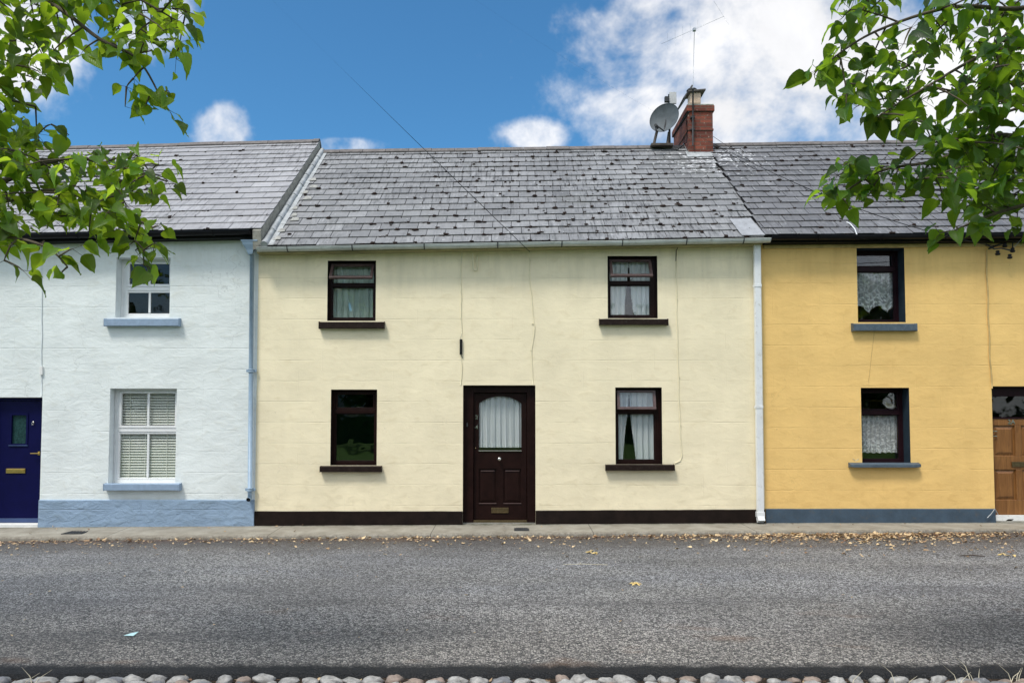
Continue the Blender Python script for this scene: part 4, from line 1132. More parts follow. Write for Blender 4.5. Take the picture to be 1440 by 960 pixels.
# ================= chimney =================
a = W(968, 215, 2.85); cx0 = a.x; cx1 = W(1003, 215, 2.85).x; cz0 = a.z-.35; cy0, cy1 = 2.85, 4.15
ztop = W(985, 149, 2.85).z; zcap = W(985, 157, 2.85).z
mb = MB()
mb.box(cx0, cx1, cy0, cy1, cz0, zcap)
mb.box(cx0-.03, cx1+.03, cy0-.03, cy1+.03, zcap, ztop)
mb.box(cx0-.012, cx1+.012, cy0-.012, cy1+.012, W(985, 184, 2.85).z, W(985, 181, 2.85).z)
chim = mb.build('chimney', 'brick', cream, bevel=.008)
mb = MB(); mb.box(cx0-.02, cx1+.02, cy0-.02, cy1+.02, ztop+.001, ztop+.035); mb.build('flaunching', 'cement', chim, bevel=.012)
yp = 3.05; a, b, c, d = RC(969, 133, 984, 149, yp); mb = MB()
mb.box(a, b, yp-.10, yp+.14, c, d); mb.build('chimney_pot', 'terracotta', chim, bevel=.02)
mb = MB(); Mx = Matrix.Translation(((a+b)/2, yp, d+.012)) @ Matrix.Rotation(R(-5), 4, 'Y')
mb.box(-.16, .19, -.16, .2, -.012, .022, Mx); mb.build('pot_slab', 'pot_slab', chim, bevel=.008)
mb = MB(); c0 = W(973, 127, yp)
mb.lathe([(.05, -.06), (.05, -.01), (.10, .0), (.11, .02), (.09, .045), (.04, .06), (0, .062)], (c0.x, yp, c0.z-.03), 'z', 14); mb.build('pot_cowl', 'iron', chim)
# slanting slate propped beside the rear pot
p1 = W(957.5, 148, 3.6); p2 = W(969, 131, 3.6)
mb = MB(); dx = Vector((p2.x-p1.x, 0, p2.z-p1.z)); nrm = Vector((-dx.z, 0, dx.x)).normalized()*.03
P = []
for yy in (3.25, 3.95):
    P += [Vector((p1.x, yy, p1.z)), Vector((p2.x, yy, p2.z)), Vector((p2.x, yy, p2.z))+nrm, Vector((p1.x, yy, p1.z))+nrm]
mb.hexa(P); mb.build('leaning_slate', 'pot_slab', chim)
# rear pot
mb = MB(); mb.lathe([(.13, 0), (.12, .05), (.105, .06), (.095, .22), (.115, .23), (.115, .27), (.09, .27)], ((cx0+cx1)/2-.0, 3.8, ztop+.03), 'z', 16); mb.build('chimney_pot', 'terracotta', chim)
# flashing round the base, stepped on the left flank
mb = MB()
zf = W(985, 216, 2.84).z
mb.box(cx0-.03, cx1+.03, cy0-.02, cy0-.003, zf-.07, zf+.03)
P = [rf_m.P(x, v, h) for h in (.028, .034) for x, v in ((cx0-.06, .845), (cx1+.06, .845), (cx1+.05, .915), (cx0-.05, .915))]
mb.hexa(P)
for k in range(5):
    y = cy0+.0+k*.09; v = (y+.2)/3.4; zz = rf_m.P(cx0, min(v, 1), 0).z
    mb.box(cx0-.006, cx0-.002, y, y+.085, zz-.04, zz+.09)
mb.build('flashing', 'lead', chim, bevel=.002)

# ================= satellite dish =================
sd = empty('satellite_dish', W(930, 207, 3.15), 'grey satellite dish on a board fixed to the ridge left of the brick chimney', 'satellite dish')
c = W(935, 167, 3.05); rad = .305
ax = Vector((-.52, -.80, .16)).normalized(); up = Vector((0, 0, 1)); sx = up.cross(ax).normalized(); sz = ax.cross(sx)
M3 = Matrix((sx, sz, ax)).transposed()
mb = MB(); prof = [(rad*t, .09*t*t-.05) for t in [0, .15, .3, .45, .6, .75, .9, 1]]+[(rad*1.012, .045), (rad*1.0, .034)]+[(rad*t, .09*t*t-.058) for t in [.9, .6, .3, 0]]
mb.lathe(prof, c, 'z', 36, M3); mb.build('reflector', 'dish', sd)
foot = W(941, 206, 3.1)
mb = MB(); mtop = W(941, 133, 3.2); mb.tube([(mtop.x, 3.2, foot.z), (mtop.x, 3.2, mtop.z)], .022, 10); mb.build('mast', 'iron', sd)
lnb = W(922.5, 177, 2.62); low = c-sz*rad*.9
mb = MB(); mb.tube([low, lnb+Vector((.02, 0, 0))], .013, 8); mb.tube([low, c-ax*.06, Vector((mtop.x, 3.2, c.z))], .016, 8); mb.build('arm', 'iron', sd)
mb = MB(); mb.tube([lnb-ax*(-.03), lnb-ax*.07], [.028, .034], 12); mb.tube([lnb, lnb-Vector((0, 0, .09))], .02, 8); mb.build('receiver', 'iron', sd, bevel=.003)
mb = MB(); b0 = W(914, 206, 3.1); b1 = W(945, 209, 3.1)
mb.box(b0.x, b1.x, 2.95, 3.3, b0.z-.03, b0.z+.015); mb.build('mounting_board', 'plank', sd, bevel=.004)
mb = MB()
for (pa, pb, yy) in (((919, 205), (924, 184), 3.0), ((938, 206), (941, 186), 3.05)):
    A = W(*pa, yy); B = W(*pb, yy); mb.tube([A, B], .028, 6)
mb.build('strut', 'plank', sd)
mb = MB(); q = W(942.5, 137, 3.18); mb.box(q.x-.02, q.x+.12, 3.15, 3.19, q.z-.14, q.z+.1); mb.tube([(mtop.x, 3.2, q.z-.08), (q.x+.02, 3.19, q.z-.08)], .02, 8)
tag(mb.build('flat_antenna', 'plastic_grey', None, bevel=.006), 'small pale panel antenna at the top of the dish mast', 'antenna')
mb = MB(); q = W(938, 140, 3.14); mb.box(q.x-.05, q.x+.03, 3.10, 3.17, q.z-.06, q.z+.05); mb.build('clamp', 'iron', sd, bevel=.004)
# aerial on the chimney
ae = empty('television_aerial', (W(974, 200, 2.78).x, 2.78, W(974, 200, 2.78).z), 'tall thin television aerial clamped to the front of the brick chimney', 'aerial')
m0 = W(974.3, 205, 2.79); m1 = W(976.5, 42, 2.79)
mb = MB(); mb.tube([m0, W(974.5, 125, 2.79)], .016, 8); mb.build('lower_mast', 'iron', ae)
mb = MB(); mb.tube([W(974.5, 125, 2.79), m1], .005, 8); mb.build('mast', 'galv', ae)
mb = MB(); b0 = W(930, 62, 2.79); b1 = W(1018.5, 23, 2.79); mb.tube([b0, b1], .003, 6); boom = mb.build('boom', 'galv', ae)
for t in (.1, .22, .34, .46, .58):
    mb = MB(); p = b0.lerp(b1, t); mb.tube([p-Vector((0, .0, .16)), p+Vector((0, 0, .16))], .0012, 5); mb.build('element', 'galv', ae)
mb = MB(); mb.tube([b1-Vector((-.09, 0, .17)), b1+Vector((-.20, 0, .30))], .0018, 5); mb.build('element', 'galv', ae)

mb = MB(); mb.box(m1.x-.03, m1.x+.03, 2.76, 2.82, m1.z-.03, m1.z+.03); mb.build('clamp', 'galv', ae, bevel=.006)
mb = MB()
for py in (165, 182):
    q = W(974, py, 2.8); mb.box(q.x-.04, q.x+.04, 2.78, 2.85, q.z-.012, q.z+.012)
mb.tube([W(969, 157, 2.83), W(946, 193, 3.35)], .02, 6)
mb.build('bracket', 'iron', ae)

# ================= wires and cables =================
pole_top = Vector((-6.7, -7.3, 9.4))
pole = empty('utility_pole', (-6.7, -7.3, -.1), 'tall wooden utility pole on the near side of the road carrying the house wires', 'utility pole')
mb = MB(); mb.tube([(-6.7, -7.3, -.4), (-6.7, -7.3, 9.6)], [.14, .10], 14); mb.build('shaft', 'plank', pole)
mb = MB(); mb.box(-7.3, -6.1, -7.22, -7.13, 9.15, 9.26); mb.build('crossarm', 'plank', pole)
def sagwire(a, b, sag, r=.0045, n=40, m=None):
    a, b = Vector(a), Vector(b); out = []
    for i in range(n+1):
        t = i/n; p = a.lerp(b, t); p.z -= 4*sag*t*(1-t); out.append(p)
    return out
e1 = W(745, 354, -.26)
mb = MB(); mb.tube(sagwire(e1, pole_top, .05), [lerp(.0048, .0003, clamp((i-6)/8, 0, 1)) for i in range(41)], 6); tag(mb.build('overhead_wire', 'black'), 'thin overhead wire reaching the white gutter above the brown door', 'wire')
e2 = W(1400, 346, -.10)
mb = MB(); mb.tube(sagwire(e2, pole_top+Vector((.3, 0, -.1)), 1.3), [lerp(.005, .0003, clamp((i-10)/6, 0, 1)) for i in range(41)], 6); tag(mb.build('overhead_wire', 'black'), 'sagging overhead wire that ends at the iron bracket on the ochre cottage', 'wire')
mb = MB(); e3 = W(1003, 192, 2.84); mb.tube(sagwire(e3, W(1398, 347, -.1), .35), .0045, 6); tag(mb.build('overhead_wire', 'black'), 'wire running from the brick chimney down over the dark slates', 'wire')
mb = MB(); mb.tube(sagwire(W(1004, 202, 2.86), W(1262, 332, -.2), .12), .005, 6); tag(mb.build('overhead_wire', 'black'), 'lower wire from the brick chimney, meeting the black gutter above the ochre cottage', 'wire')
mb = MB(); V_ = [rf_m.P(W(915, 210, 3.2).x-.0+t*.5, .97-.03*t, .03+.01*math.sin(t*7)) for t in [k/12 for k in range(13)]]; mb.tube(V_+[W(966, 200, 2.83), W(966, 170, 2.83)], .008, 6); tag(mb.build('aerial_lead', 'black'), 'black lead looping from the dish board to the brick chimney', 'cable')
# insulator bracket
br = empty('wire_bracket', (e2.x, -.05, e2.z), 'rusty iron wire bracket with insulators under the ochre cottage gutter', 'bracket')
mb = MB(); A = W(1386, 343, -.05); B = W(1416, 345, -.12); mb.tube([A, W(1398, 350, -.1), W(1408, 349, -.12), W(1421, 352, -.12)], .011, 6); mb.tube([W(1390, 350, -.0), W(1410, 342, -.1)], .014, 6)
mb.tube([W(1424, 350, -.0), W(1424, 342, -.12), W(1438, 333, -.16)], .009, 6); mb.build('arm', 'iron', br)
for (px, py) in ((1403, 356), (1420, 361), (1424, 352), (1413, 345)):
    q = W(px, py, -.12); mb = MB(); mb.lathe([(0, -.035), (.03, -.03), (.038, -.005), (.02, .01), (.03, .02), (.022, .04), (0, .045)], q, 'z', 12); mb.build('insulator', 'black', br)
mb = MB(); mb.tube([W(1422, 352, -.12), W(1442, 330, -.2), W(1500, 300, -1.2)], .004, 6); tag(mb.build('overhead_wire', 'galv'), 'short pale wire leaving the iron bracket to the right', 'wire')
def wallcable(name, pts, mat, label, r=.006, y=-.006, n=5, boxes=(), cat='cable', wob=1.0):
    V = []
    for i in range(len(pts)-1):
        for k in range(n):
            t = k/n; px = lerp(pts[i][0], pts[i+1][0], t); py = lerp(pts[i][1], pts[i+1][1], t)
            V.append(W(px+wob*.5*math.sin(py*.11), py, y))
    V.append(W(*pts[-1], y)); mb = MB(); mb.tube(V, r, 6)
    for (px, py) in boxes:
        q = W(px, py, y); mb.box(q.x-.011, q.x+.011, y-.008, .002, q.z-.006, q.z+.006)
    return tag(mb.build(name, mat), label, cat)
wallcable('wall_cable', [(649, 354), (648, 400), (649.5, 478)], 'cream_plain', 'cream painted cable down the wall above the left door jamb', .0085, boxes=[(648, 398), (649, 420), (648, 447)])
wallcable('wall_cable', [(648.5, 499), (650, 515), (647.5, 541)], 'cream_plain', 'short cream cable between black box and brown door frame', .007)
mb = MB(); q0 = RC(646.5, 477, 650, 498, -.02); mb.box(q0[0], q0[1], -.032, .002, q0[2], q0[3]); mb.tube([W(649.5, 466, -.008), W(648, 478, -.012)], .005, 6); mb.tube([W(648, 497, -.012), W(650.5, 503, -.008)], .005, 6)
tag(mb.build('junction_box', 'black', None, bevel=.003), 'slim black joint box on the cream wall above the door', 'box')
wallcable('wall_cable', [(744, 352), (745.5, 400), (749, 430), (752, 460), (748, 490), (749, 541)], 'cream_plain', 'wavering thin cream cable descending to the right corner of the brown door', .0055, boxes=[(745.5, 366), (749, 455), (747, 492)])
wallcable('wall_cable', [(951, 367), (952, 440), (955, 560), (958, 620), (959, 640), (956, 648), (949, 651)], 'cream_plain', 'long cream cable ending at the lower right window sill of the cream cottage', .006, boxes=[(952, 420), (955, 530), (957, 598)])
wallcable('wall_cable', [(957, 342), (951, 352), (950.5, 367)], 'black', 'black cable tail coming over the white gutter beside the upper right window', .006, y=-.02, wob=0)
wallcable('eave_cable', [(430, 354.5), (520, 353.5), (640, 351.5), (654, 352), (745, 350.5), (790, 349)], 'black', 'thin black cable strung along beneath the white gutter', .0055, y=-.03)
mb = MB(); mb.tube([W(665, 356, -.03), W(665.5, 378, -.025), W(668, 380, -.03), W(671, 379, -.03), W(671.5, 360, -.03)], .011, 8); tag(mb.build('pipe_stub', 'cream_plain'), 'short cream painted pipe stub under the gutter above the door', 'pipe')
wallcable('wall_conduit', [(1387, 352), (1388.5, 400), (1390, 450), (1392, 500), (1395, 546)], 'ochre_plain', 'ochre painted conduit running down to the oak door frame', .012, y=-.012)
wallcable('wall_crack_cable', [(1229, 466), (1226, 500), (1220, 541)], 'ochre_plain', 'fine slanting cable between the two windows of the ochre cottage', .003, y=-.002).name = 'wall_cable'
wallcable('wall_cable', [(58.5, 352), (59, 450), (58, 557)], 'blue_plain', 'straight white cable down the pale wall above the navy door', .008, boxes=[(58.5, 420)])
mb = MB(); q0 = RC(56, 515, 60, 527, -.02); mb.box(q0[0], q0[1], -.03, .002, q0[2], q0[3]); tag(mb.build('junction_box', 'white', None, bevel=.004), 'tiny white joint box on the wall cable above the navy door', 'box')
mb = MB(); q = W(1203, 648, -.06)
for k in range(7):
    a_ = random.uniform(0, 6.28); mb.tube([q, q+Vector((.05*math.cos(a_), .02*math.sin(a_)-.01, .02+.03*random.random()))], .003, 5)
tag(mb.build('weed_tuft', 'straw'), 'tiny dried weed at the left end of the lower ochre cottage sill', 'weed')
wallcable('cable_end', [(1388, 728), (1394, 722), (1399, 715), (1404, 724)], 'galv', 'loose grey cable curling by the foot of the oak door', .006, y=-.05, wob=0)
mb = MB(); mb.tube([W(1205, 330, -.27), W(1202, 322, -.15), W(1196, 315, 0), W(1188, 311, .25)], .009, 6); tag(mb.build('roof_cable', 'pipe_white'), 'short pale cable lying on the dark slates above the upper ochre window', 'cable')

# covers in the pavement
def cover(name, px, lab):
    y0_, y1_ = -.55, -.3
    a = W(px[0], px[1], -.45); b = W(px[2], px[1], -.45); z = lerp(zwall(a.x), zkerb(a.x), .6); mb = MB()
    yn = -.11-(1 if 0 else 0)
    mb.box(a.x, b.x, -.56, -.30, z-.02, z+.006); mb.box(a.x+.02, b.x-.02, -.54, -.32, z+.006, z+.010)
    for k in range(6): xx = lerp(a.x+.04, b.x-.04, k/5); mb.box(xx-.005, xx+.005, -.53, -.33, z+.010, z+.014)
    return tag(mb.build(name, 'iron'), lab, 'cover')
cover('pavement_cover', (723, 741, 744), 'small dark iron cover in the pavement right of the brown door')
cover('pavement_cover', (92, 748, 121), 'dark iron cover in the pavement right of the navy door')

# ================= cobbles, leaves, litter =================
protos = []
for k in range(12):
    mb = MB(); rnd = random.Random(100+k)
    mb.blob((0, 0, 0), (rnd.uniform(.045, .072), rnd.uniform(.038, .05), rnd.uniform(.020, .031)), 50+k, .17, .5, 16, 10)
    protos.append(mb)
mats_ = ['stone', 'stone', 'stone_warm', 'stone_dark', 'stone']
pm = []
for k, mb in enumerate(protos):
    o = mb.build('cobblestone', mats_[k % 5], None, loc=(0, 0, 0)); pm.append(o)
used = set(); rnd = random.Random(77)
for row, (yy, zc, xo) in enumerate(((-6.685, -.056, 0), (-6.785, -.052, .07))):
    x = -4.1+xo
    while x < 4.1:
        k = rnd.randrange(12); src = pm[k]
        if k in used: o = src.copy(); col.objects.link(o)
        else: o = src; used.add(k)
        w_ = .070
        s = rnd.uniform(.82, 1.12)
        o.location = (x, yy+rnd.uniform(-.014, .014), zc+rnd.uniform(-.008, .010)); o.rotation_euler = (rnd.uniform(-.25, .25), rnd.uniform(-.25, .25), rnd.uniform(-.5, .5)+(math.pi if rnd.random() < .5 else 0)); o.scale = (s, s*rnd.uniform(.9, 1.1), s*rnd.uniform(.85, 1.15))
        if row == 0: tag(o, 'rounded grey cobblestone in the front edging row touching the black tarmac rim', 'cobblestone', 'cobblestones in the row against the tarmac')
        else: tag(o, 'rounded grey cobblestone in the second row, nearer the viewer than the tarmac row', 'cobblestone', 'cobblestones in the second edging row')
        x += .124*s+rnd.uniform(.0, .03)
for k, o in enumerate(pm):
    if k not in used: bpy.data.objects.remove(o)

def leaf_pts(L_, w_, fold=.25, curl=.2):
    """heart/ovate leaf along +y, 2 x n strips folded on the midrib"""
    prof = [(-.04, .16), (.04, .36), (.16, .48), (.30, .50), (.46, .45), (.62, .355), (.76, .23), (.87, .11), (1.02, 0)]
    return [(t*L_, p*w_, t) for t, p in prof]
def add_leaf(mb, base, d, nrm, L_, tone, fold=.3, curl=.25, w=None):
    d = d.normalized(); side = d.cross(nrm)
    if side.length < 1e-4: side = d.cross(Vector((1, 0, 0)))
    side.normalize(); nn = side.cross(d).normalized(); w = L_*.80 if w is None else w
    P = leaf_pts(L_, w); mid = []; lf = []; rt = []
    for (y, hw, t) in P:
        c = base+d*y-nn*(curl*L_*t*t)
        wob = .035*L_*math.sin(t*11+tone*20)+.02*L_*math.sin(t*23+tone*57)
        mid.append(c); lf.append(c-side*hw+nn*(hw*fold+wob)); rt.append(c+side*hw+nn*(hw*fold-wob))
    n = len(P); b = len(mb.v); mb.v += mid+lf+rt
    for i in range(n-1):
        t0, t1 = P[i][2], P[i+1][2]; h0, h1 = P[i][1]/w*2, P[i+1][1]/w*2
        for (o, sg) in ((n, -1), (2*n, 1)):
            f = (b+i, b+i+1, b+o+i+1, b+o+i) if sg > 0 else (b+i, b+o+i, b+o+i+1, b+i+1)
            u = [(0, t0), (0, t1), (h1, t1), (h0, t0)] if sg > 0 else [(0, t0), (h0, t0), (h1, t1), (0, t1)]
            mb.f.append(f); mb.mi.append(0); mb.tone.append(tone); mb.uv.append(u); mb.smooth.append(True)

mb = MB(); rnd = random.Random(5)
def ground_z(x, y):
    if y > -PAVE: return lerp(zwall(x), zkerb(x), clamp(-y/PAVE, 0, 1))
    return road_z(x, y)
def drop_leaf(x, y, s, tone):
    z = ground_z(x, y)+.006
    a = rnd.uniform(0, 6.28); d = Vector((math.cos(a), math.sin(a), rnd.uniform(-.05, .25)))
    add_leaf(mb, Vector((x, y, z+rnd.uniform(0, .01))), d, Vector((rnd.uniform(-.5, .5), rnd.uniform(-.5, .5), 1)), s, tone, rnd.uniform(-.1, .7), rnd.uniform(-.5, .5), s*rnd.uniform(.35, .8))
for k in range(5200):
    # leaf fall is densest in the gutter beside the kerb, heaped between the white pipe and the oak door
    if rnd.random() < .68: x = rnd.uniform(-9, 9.5)
    else: x = rnd.gauss(4.9, 1.5)
    dens = .48+.5*math.exp(-((x-4.8)/2.1)**2)+.25*noise.noise(Vector((x*1.5, 0, 0)))
    if rnd.random() > dens: continue
    y = -PAVE-.02-abs(rnd.gauss(0, .16 if rnd.random() < .7 else .55))
    if x > 3 and rnd.random() < .4: y -= abs(rnd.gauss(0, .25))
    s = rnd.choice((.02, .028, .036, .045, .06))*rnd.uniform(.7, 1.2)
    drop_leaf(x, y, s, clamp(rnd.betavariate(1.3, 1.1)*(1 if rnd.random() < .75 else .3), 0, 1))
for k in range(90): drop_leaf(rnd.uniform(-9, 9), -rnd.uniform(1.2, 2.2), rnd.uniform(.03, .055), rnd.uniform(.5, 1))
for k in range(130): drop_leaf(rnd.uniform(-9, 9), -rnd.uniform(1.4, 5.8), rnd.uniform(.015, .035), rnd.uniform(.4, 1))
for k in range(45): drop_leaf(rnd.uniform(-9, 9), -rnd.uniform(.03, .7), rnd.uniform(.015, .05), rnd.uniform(0, .5))
tag(mb.build('fallen_leaves', 'dry_leaf'), 'scattered dry brown and tan leaves along the kerb', 'leaves', kind='stuff')
# debris among the cobbles
mb = MB(); rnd = random.Random(15)
for k in range(500):
    x = rnd.uniform(-4.2, 4.2); y = rnd.uniform(-7.1, -6.64); z = -.082+.012
    a = rnd.uniform(0, 6.28); s = rnd.uniform(.015, .045)
    add_leaf(mb, Vector((x, y, z+rnd.uniform(0, .015))), Vector((math.cos(a), math.sin(a), rnd.uniform(0, .4))), Vector((rnd.uniform(-.6, .6), rnd.uniform(-.6, .6), 1)), s, rnd.uniform(0, .9), rnd.uniform(0, .7), rnd.uniform(-.5, .5), s*.5)
tag(mb.build('leaf_litter', 'dry_leaf'), 'dry leaf litter lodged between the cobblestones', 'leaves', kind='stuff')

def gp(px, py):
    d = ray(px, py); t = (-.04-CAM.z)/d.z; p = CAM+d*t; return Vector((p.x, p.y, ground_z(p.x, p.y)+.006))
mb = MB(); q = gp(893, 821)
for a_ in (0, .9, 1.9, 3.0, 4.2, 5.3): add_leaf(mb, q+Vector((0, 0, .004)), Vector((math.cos(a_), math.sin(a_), .1)), Vector((0, 0, 1)), .075, .9, .3, .3, .035)
tag(mb.build('fallen_leaf', 'yellow_leaf'), 'single large yellow leaf lying in the middle of the road', 'leaf')
mb = MB(); q = gp(830, 777)
for a_ in (.2, 1.3, 2.6, 3.5, 4.9): add_leaf(mb, q+Vector((random.uniform(-.08, .08), random.uniform(-.08, .08), .004)), Vector((math.cos(a_), math.sin(a_), .1)), Vector((0, 0, 1)), .09, .9, .3, .3, .04)
tag(mb.build('leaf_clump', 'yellow_leaf'), 'clump of yellow leaves near the kerb right of the brown door', 'leaf')
mb = MB(); q = gp(825, 795); mb.tube([q+Vector((-.27, 0, .006)), q+Vector((-.05, .01, .012)), q+Vector((.1, 0, .008)), q+Vector((.24, -.01, .006))], .003, 6); mb.tube([q+Vector((-.08, .01, .01)), q+Vector((-.06, .1, .008))], .004, 5)
tag(mb.build('twig', 'straw'), 'pale leaf stalk lying on the road below the leaf clump', 'twig')
mb = MB(); q = gp(1420, 783)
for a_ in (.1, 1.5, 3.2, 4.4): add_leaf(mb, q+Vector((random.uniform(-.12, .12), random.uniform(-.05, .05), .004)), Vector((math.cos(a_), math.sin(a_), .1)), Vector((0, 0, 1)), .085, .9, .3, .3, .035)
tag(mb.build('leaf_clump', 'yellow_leaf'), 'yellow leaf clump at the right edge in front of the oak door', 'leaf')
mb = MB(); q = gp(1368, 785); mb.tube([q+Vector((-.14, .02, .008)), q+Vector((0, 0, .02)), q+Vector((.13, -.03, .01))], [.008, .012, .006], 6)
tag(mb.build('twig', 'plank'), 'short dark curled twig on the road in front of the ochre cottage', 'twig')
mb = MB(); q = gp(183, 894); mb.idx([q+Vector(v) for v in ((-.045, -.012, .004), (.035, -.02, .004), (.05, .03, .022), (-.01, .028, .010), (-.045, -.012, .002), (.035, -.02, .002), (.05, .03, .020), (-.01, .028, .008))], [(0, 1, 2, 3), (7, 6, 5, 4), (0, 4, 5, 1), (1, 5, 6, 2), (2, 6, 7, 3), (3, 7, 4, 0)])
tag(mb.build('litter_scrap', 'litter'), 'small pale turquoise scrap of litter on the left of the road', 'litter')
# dry grass blades by the cobbles
mb = MB(); rnd = random.Random(9)
for (px, n_) in ((1265, 3), (1335, 2), (1425, 6), (1180, 1), (640, 1), (60, 3), (1375, 3)):
    for k in range(n_):
        x = (px-720)/1040*4.75+rnd.uniform(-.05, .05); b0 = Vector((x, -6.68+rnd.uniform(-.15, .04), -.08)); h = rnd.uniform(.06, .17); lx = rnd.uniform(-.12, .12)
        mb.tube([b0, b0+Vector((lx*.3, .01, h*.6)), b0+Vector((lx, .03, h))], [.0028, .002, .0008], 5)
tag(mb.build('dry_grass', 'straw'), 'thin dry grass blades rising among the cobbles', 'grass', kind='stuff')

# ================= trees =================
def point(px, py, d):
    r = ray(px, py); return CAM+r*(d/r.y)
def in_poly(x, y, P):
    c = False; j = len(P)-1
    for i in range(len(P)):
        if (P[i][1] > y) != (P[j][1] > y) and x < (P[j][0]-P[i][0])*(y-P[i][1])/(P[j][1]-P[i][1])+P[i][0]: c = not c
        j = i
    return c
def make_tree(label, trunk_xy, limbs, regions, tips, seed, leafmat, side, LS=.095, extra=170, gap=0.0):
    rnd = random.Random(seed); tx, ty = trunk_xy
    tree = empty('broadleaf_tree', (tx, ty, -.1), label, 'tree')
    tb = MB(); fork = Vector((tx, ty, 2.6))
    tb.tube([(tx, ty, -.3), (tx+.02, ty, .3), (tx+.04, ty+.03, 1.5), fork, (tx-.05, ty+.1, 4.2), (tx+.1, ty, 6), (tx, ty, 7.6)], [.34, .25, .21, .2, .15, .09, .03], 14)
    samples = []
    for (pts, r0, r1) in limbs:
        P = [Vector(p) if len(p) == 3 and isinstance(p, Vector) else point(*p) for p in pts]
        start = Vector((tx, ty, clamp(P[0].z-.5, 2.4, 6.5)))
        full = [start]+P
        # smooth with catmull
        out = []
        for i in range(len(full)-1):
            p0, p1, p2, p3 = full[max(i-1, 0)], full[i], full[i+1], full[min(i+2, len(full)-1)]
            for k in range(6):
                t = k/6; out.append(.5*((2*p1)+(p2-p0)*t+(2*p0-5*p1+4*p2-p3)*t*t+(-p0+3*p1-3*p2+p3)*t*t*t))
        out.append(full[-1])
        n = len(out); tb.tube(out, [lerp(r0, r1, (i/(n-1))**.7) for i in range(n)], 8)
        samples += out[4:]
    lv = MB(); tw = MB()
    def spray(c, nl, ls, rmax=.085, droop=.6):
        s = min(samples, key=lambda q: (q-c).length+(.25 if q.z < c.z-.05 else 0))
        L_ = (s-c).length
        if L_ > .02:
            m1 = s.lerp(c, .35)+Vector((0, 0, .04*L_)); m2 = s.lerp(c, .75)+Vector((0, 0, .05*L_))
            tb.tube([s, m1, m2, c], [.006, .005, .004, .0025], 5, caps=False)
            for q in (m1, m2, c): samples.append(q)
        for k in range(nl):
            a = rnd.uniform(0, 6.283); dn = rnd.uniform(-.15, 1.0)*droop+.1
            dd = Vector((math.cos(a), math.sin(a), -dn)).normalized()
            bb = c+Vector((math.cos(a), math.sin(a), 0))*rnd.uniform(.0, rmax*.6)+Vector((0, 0, rnd.uniform(-.05, .05)))
            pet = bb+dd*rnd.uniform(.02, .05); lv_l = ls*rnd.choice((.55, .7, .85, .95, 1.05, 1.15))*rnd.uniform(.9, 1.08)
            nr = Vector((rnd.uniform(-.6, .6), rnd.uniform(-.6, .6), rnd.uniform(.4, 1)))
            tb.tube([c, pet], [.0015, .0012], 3, caps=False)
            add_leaf(lv, pet, dd+Vector((0, 0, -.25*rnd.random())), nr, lv_l, (clamp(rnd.gauss(.85, .15), 0, 1) if rnd.random() < .42 else clamp(rnd.gauss(.28, .2), 0, 1)), rnd.uniform(.05, .75), rnd.uniform(-.1, .75))
    cells = []
    for (poly, spacing, d0, d1, keep, nl) in regions:
        xs = [p[0] for p in poly]; ys = [p[1] for p in poly]; pts = []
        tries = int((max(xs)-min(xs))*(max(ys)-min(ys))/spacing**2*6)
        for _ in range(tries):
            x, y = rnd.uniform(min(xs), max(xs)), rnd.uniform(min(ys), max(ys))
            if not in_poly(x, y, poly): continue
            if any((x-a)**2+(y-b)**2 < spacing**2 for a, b in pts): continue
            if noise.noise(Vector((x*.016, y*.016, seed))) > keep: continue
            pts.append((x, y))
        for (x, y) in pts: cells.append((point(x, y, rnd.uniform(d0, d1)), nl))
    cells.sort(key=lambda c: min((c[0]-q).length for q in samples))
    for c, nl in cells: spray(c, nl+rnd.choice((0, 1, 2)), LS)
    for (x, y, d, nl) in tips: spray(point(x, y, d), nl, LS*1.12, .05, 1.0)
    # the rest of the crown, out of the photograph's view
    ctr = Vector((tx+side*.3, ty-.4, 5.4)); n = 0
    for _ in range(6000):
        if n >= extra: break
        v = Vector((rnd.gauss(0, 1), rnd.gauss(0, 1), rnd.gauss(0, 1))).normalized()*rnd.random()**.4
        c = ctr+Vector((v.x*2.9, v.y*2.9, v.z*2.6))
        q = proj(c)
        if q and -90 < q[0] < 1530 and -110 < q[1] < 1000 and c.y > CAM.y-.2: continue
        if (c-CAM).length < 1.5: continue
        spray(c, 7, LS*1.4, .25, .7); n += 1
    tb.build('trunk', 'bark', tree); lv.build('crown', leafmat, tree)
    return tree
# left tree
limbsL = [
    ([(-330, 330, 4.6), (-120, 270, 4.5), (0, 282, 4.4), (75, 268, 4.3), (150, 290, 4.2), (215, 320, 4.2)], .034, .005),
    ([(-60, 262, 4.4), (60, 230, 4.4), (130, 225, 4.3), (235, 255, 4.2)], .022, .004),
    ([(-300, -60, 4.4), (-80, -40, 4.3), (60, 0, 4.2), (140, 55, 4.1), (195, 85, 4.1), (232, 150, 4.1)], .028, .004),
    ([(60, -60, 4.2), (160, -20, 4.1), (250, 30, 4.1)], .02, .004),
    ([(-200, 120, 4.6), (-40, 130, 4.5), (50, 150, 4.5)], .03, .005),
    ([(-150, 330, 4.2), (-20, 330, 4.0), (60, 345, 3.9), (95, 375, 3.9)], .02, .004)]
regL = [
    ([(-120, -90), (150, -90), (135, 20), (110, 55), (78, 60), (62, 120), (66, 190), (40, 230), (-120, 230)], 17, 3.9, 4.9, .18, 6),
    ([(120, -90), (262, -60), (262, 40), (248, 85), (222, 62), (190, 80), (150, 72), (125, 50)], 16, 3.9, 4.5, .22, 4),
    ([(-120, 232), (45, 222), (110, 215), (205, 214), (236, 238), (246, 270), (205, 282), (165, 286), (190, 312), (215, 335), (200, 348), (175, 330), (140, 305), (110, 315), (60, 305), (20, 320), (-120, 335)], 16, 3.9, 4.7, .26, 5)]
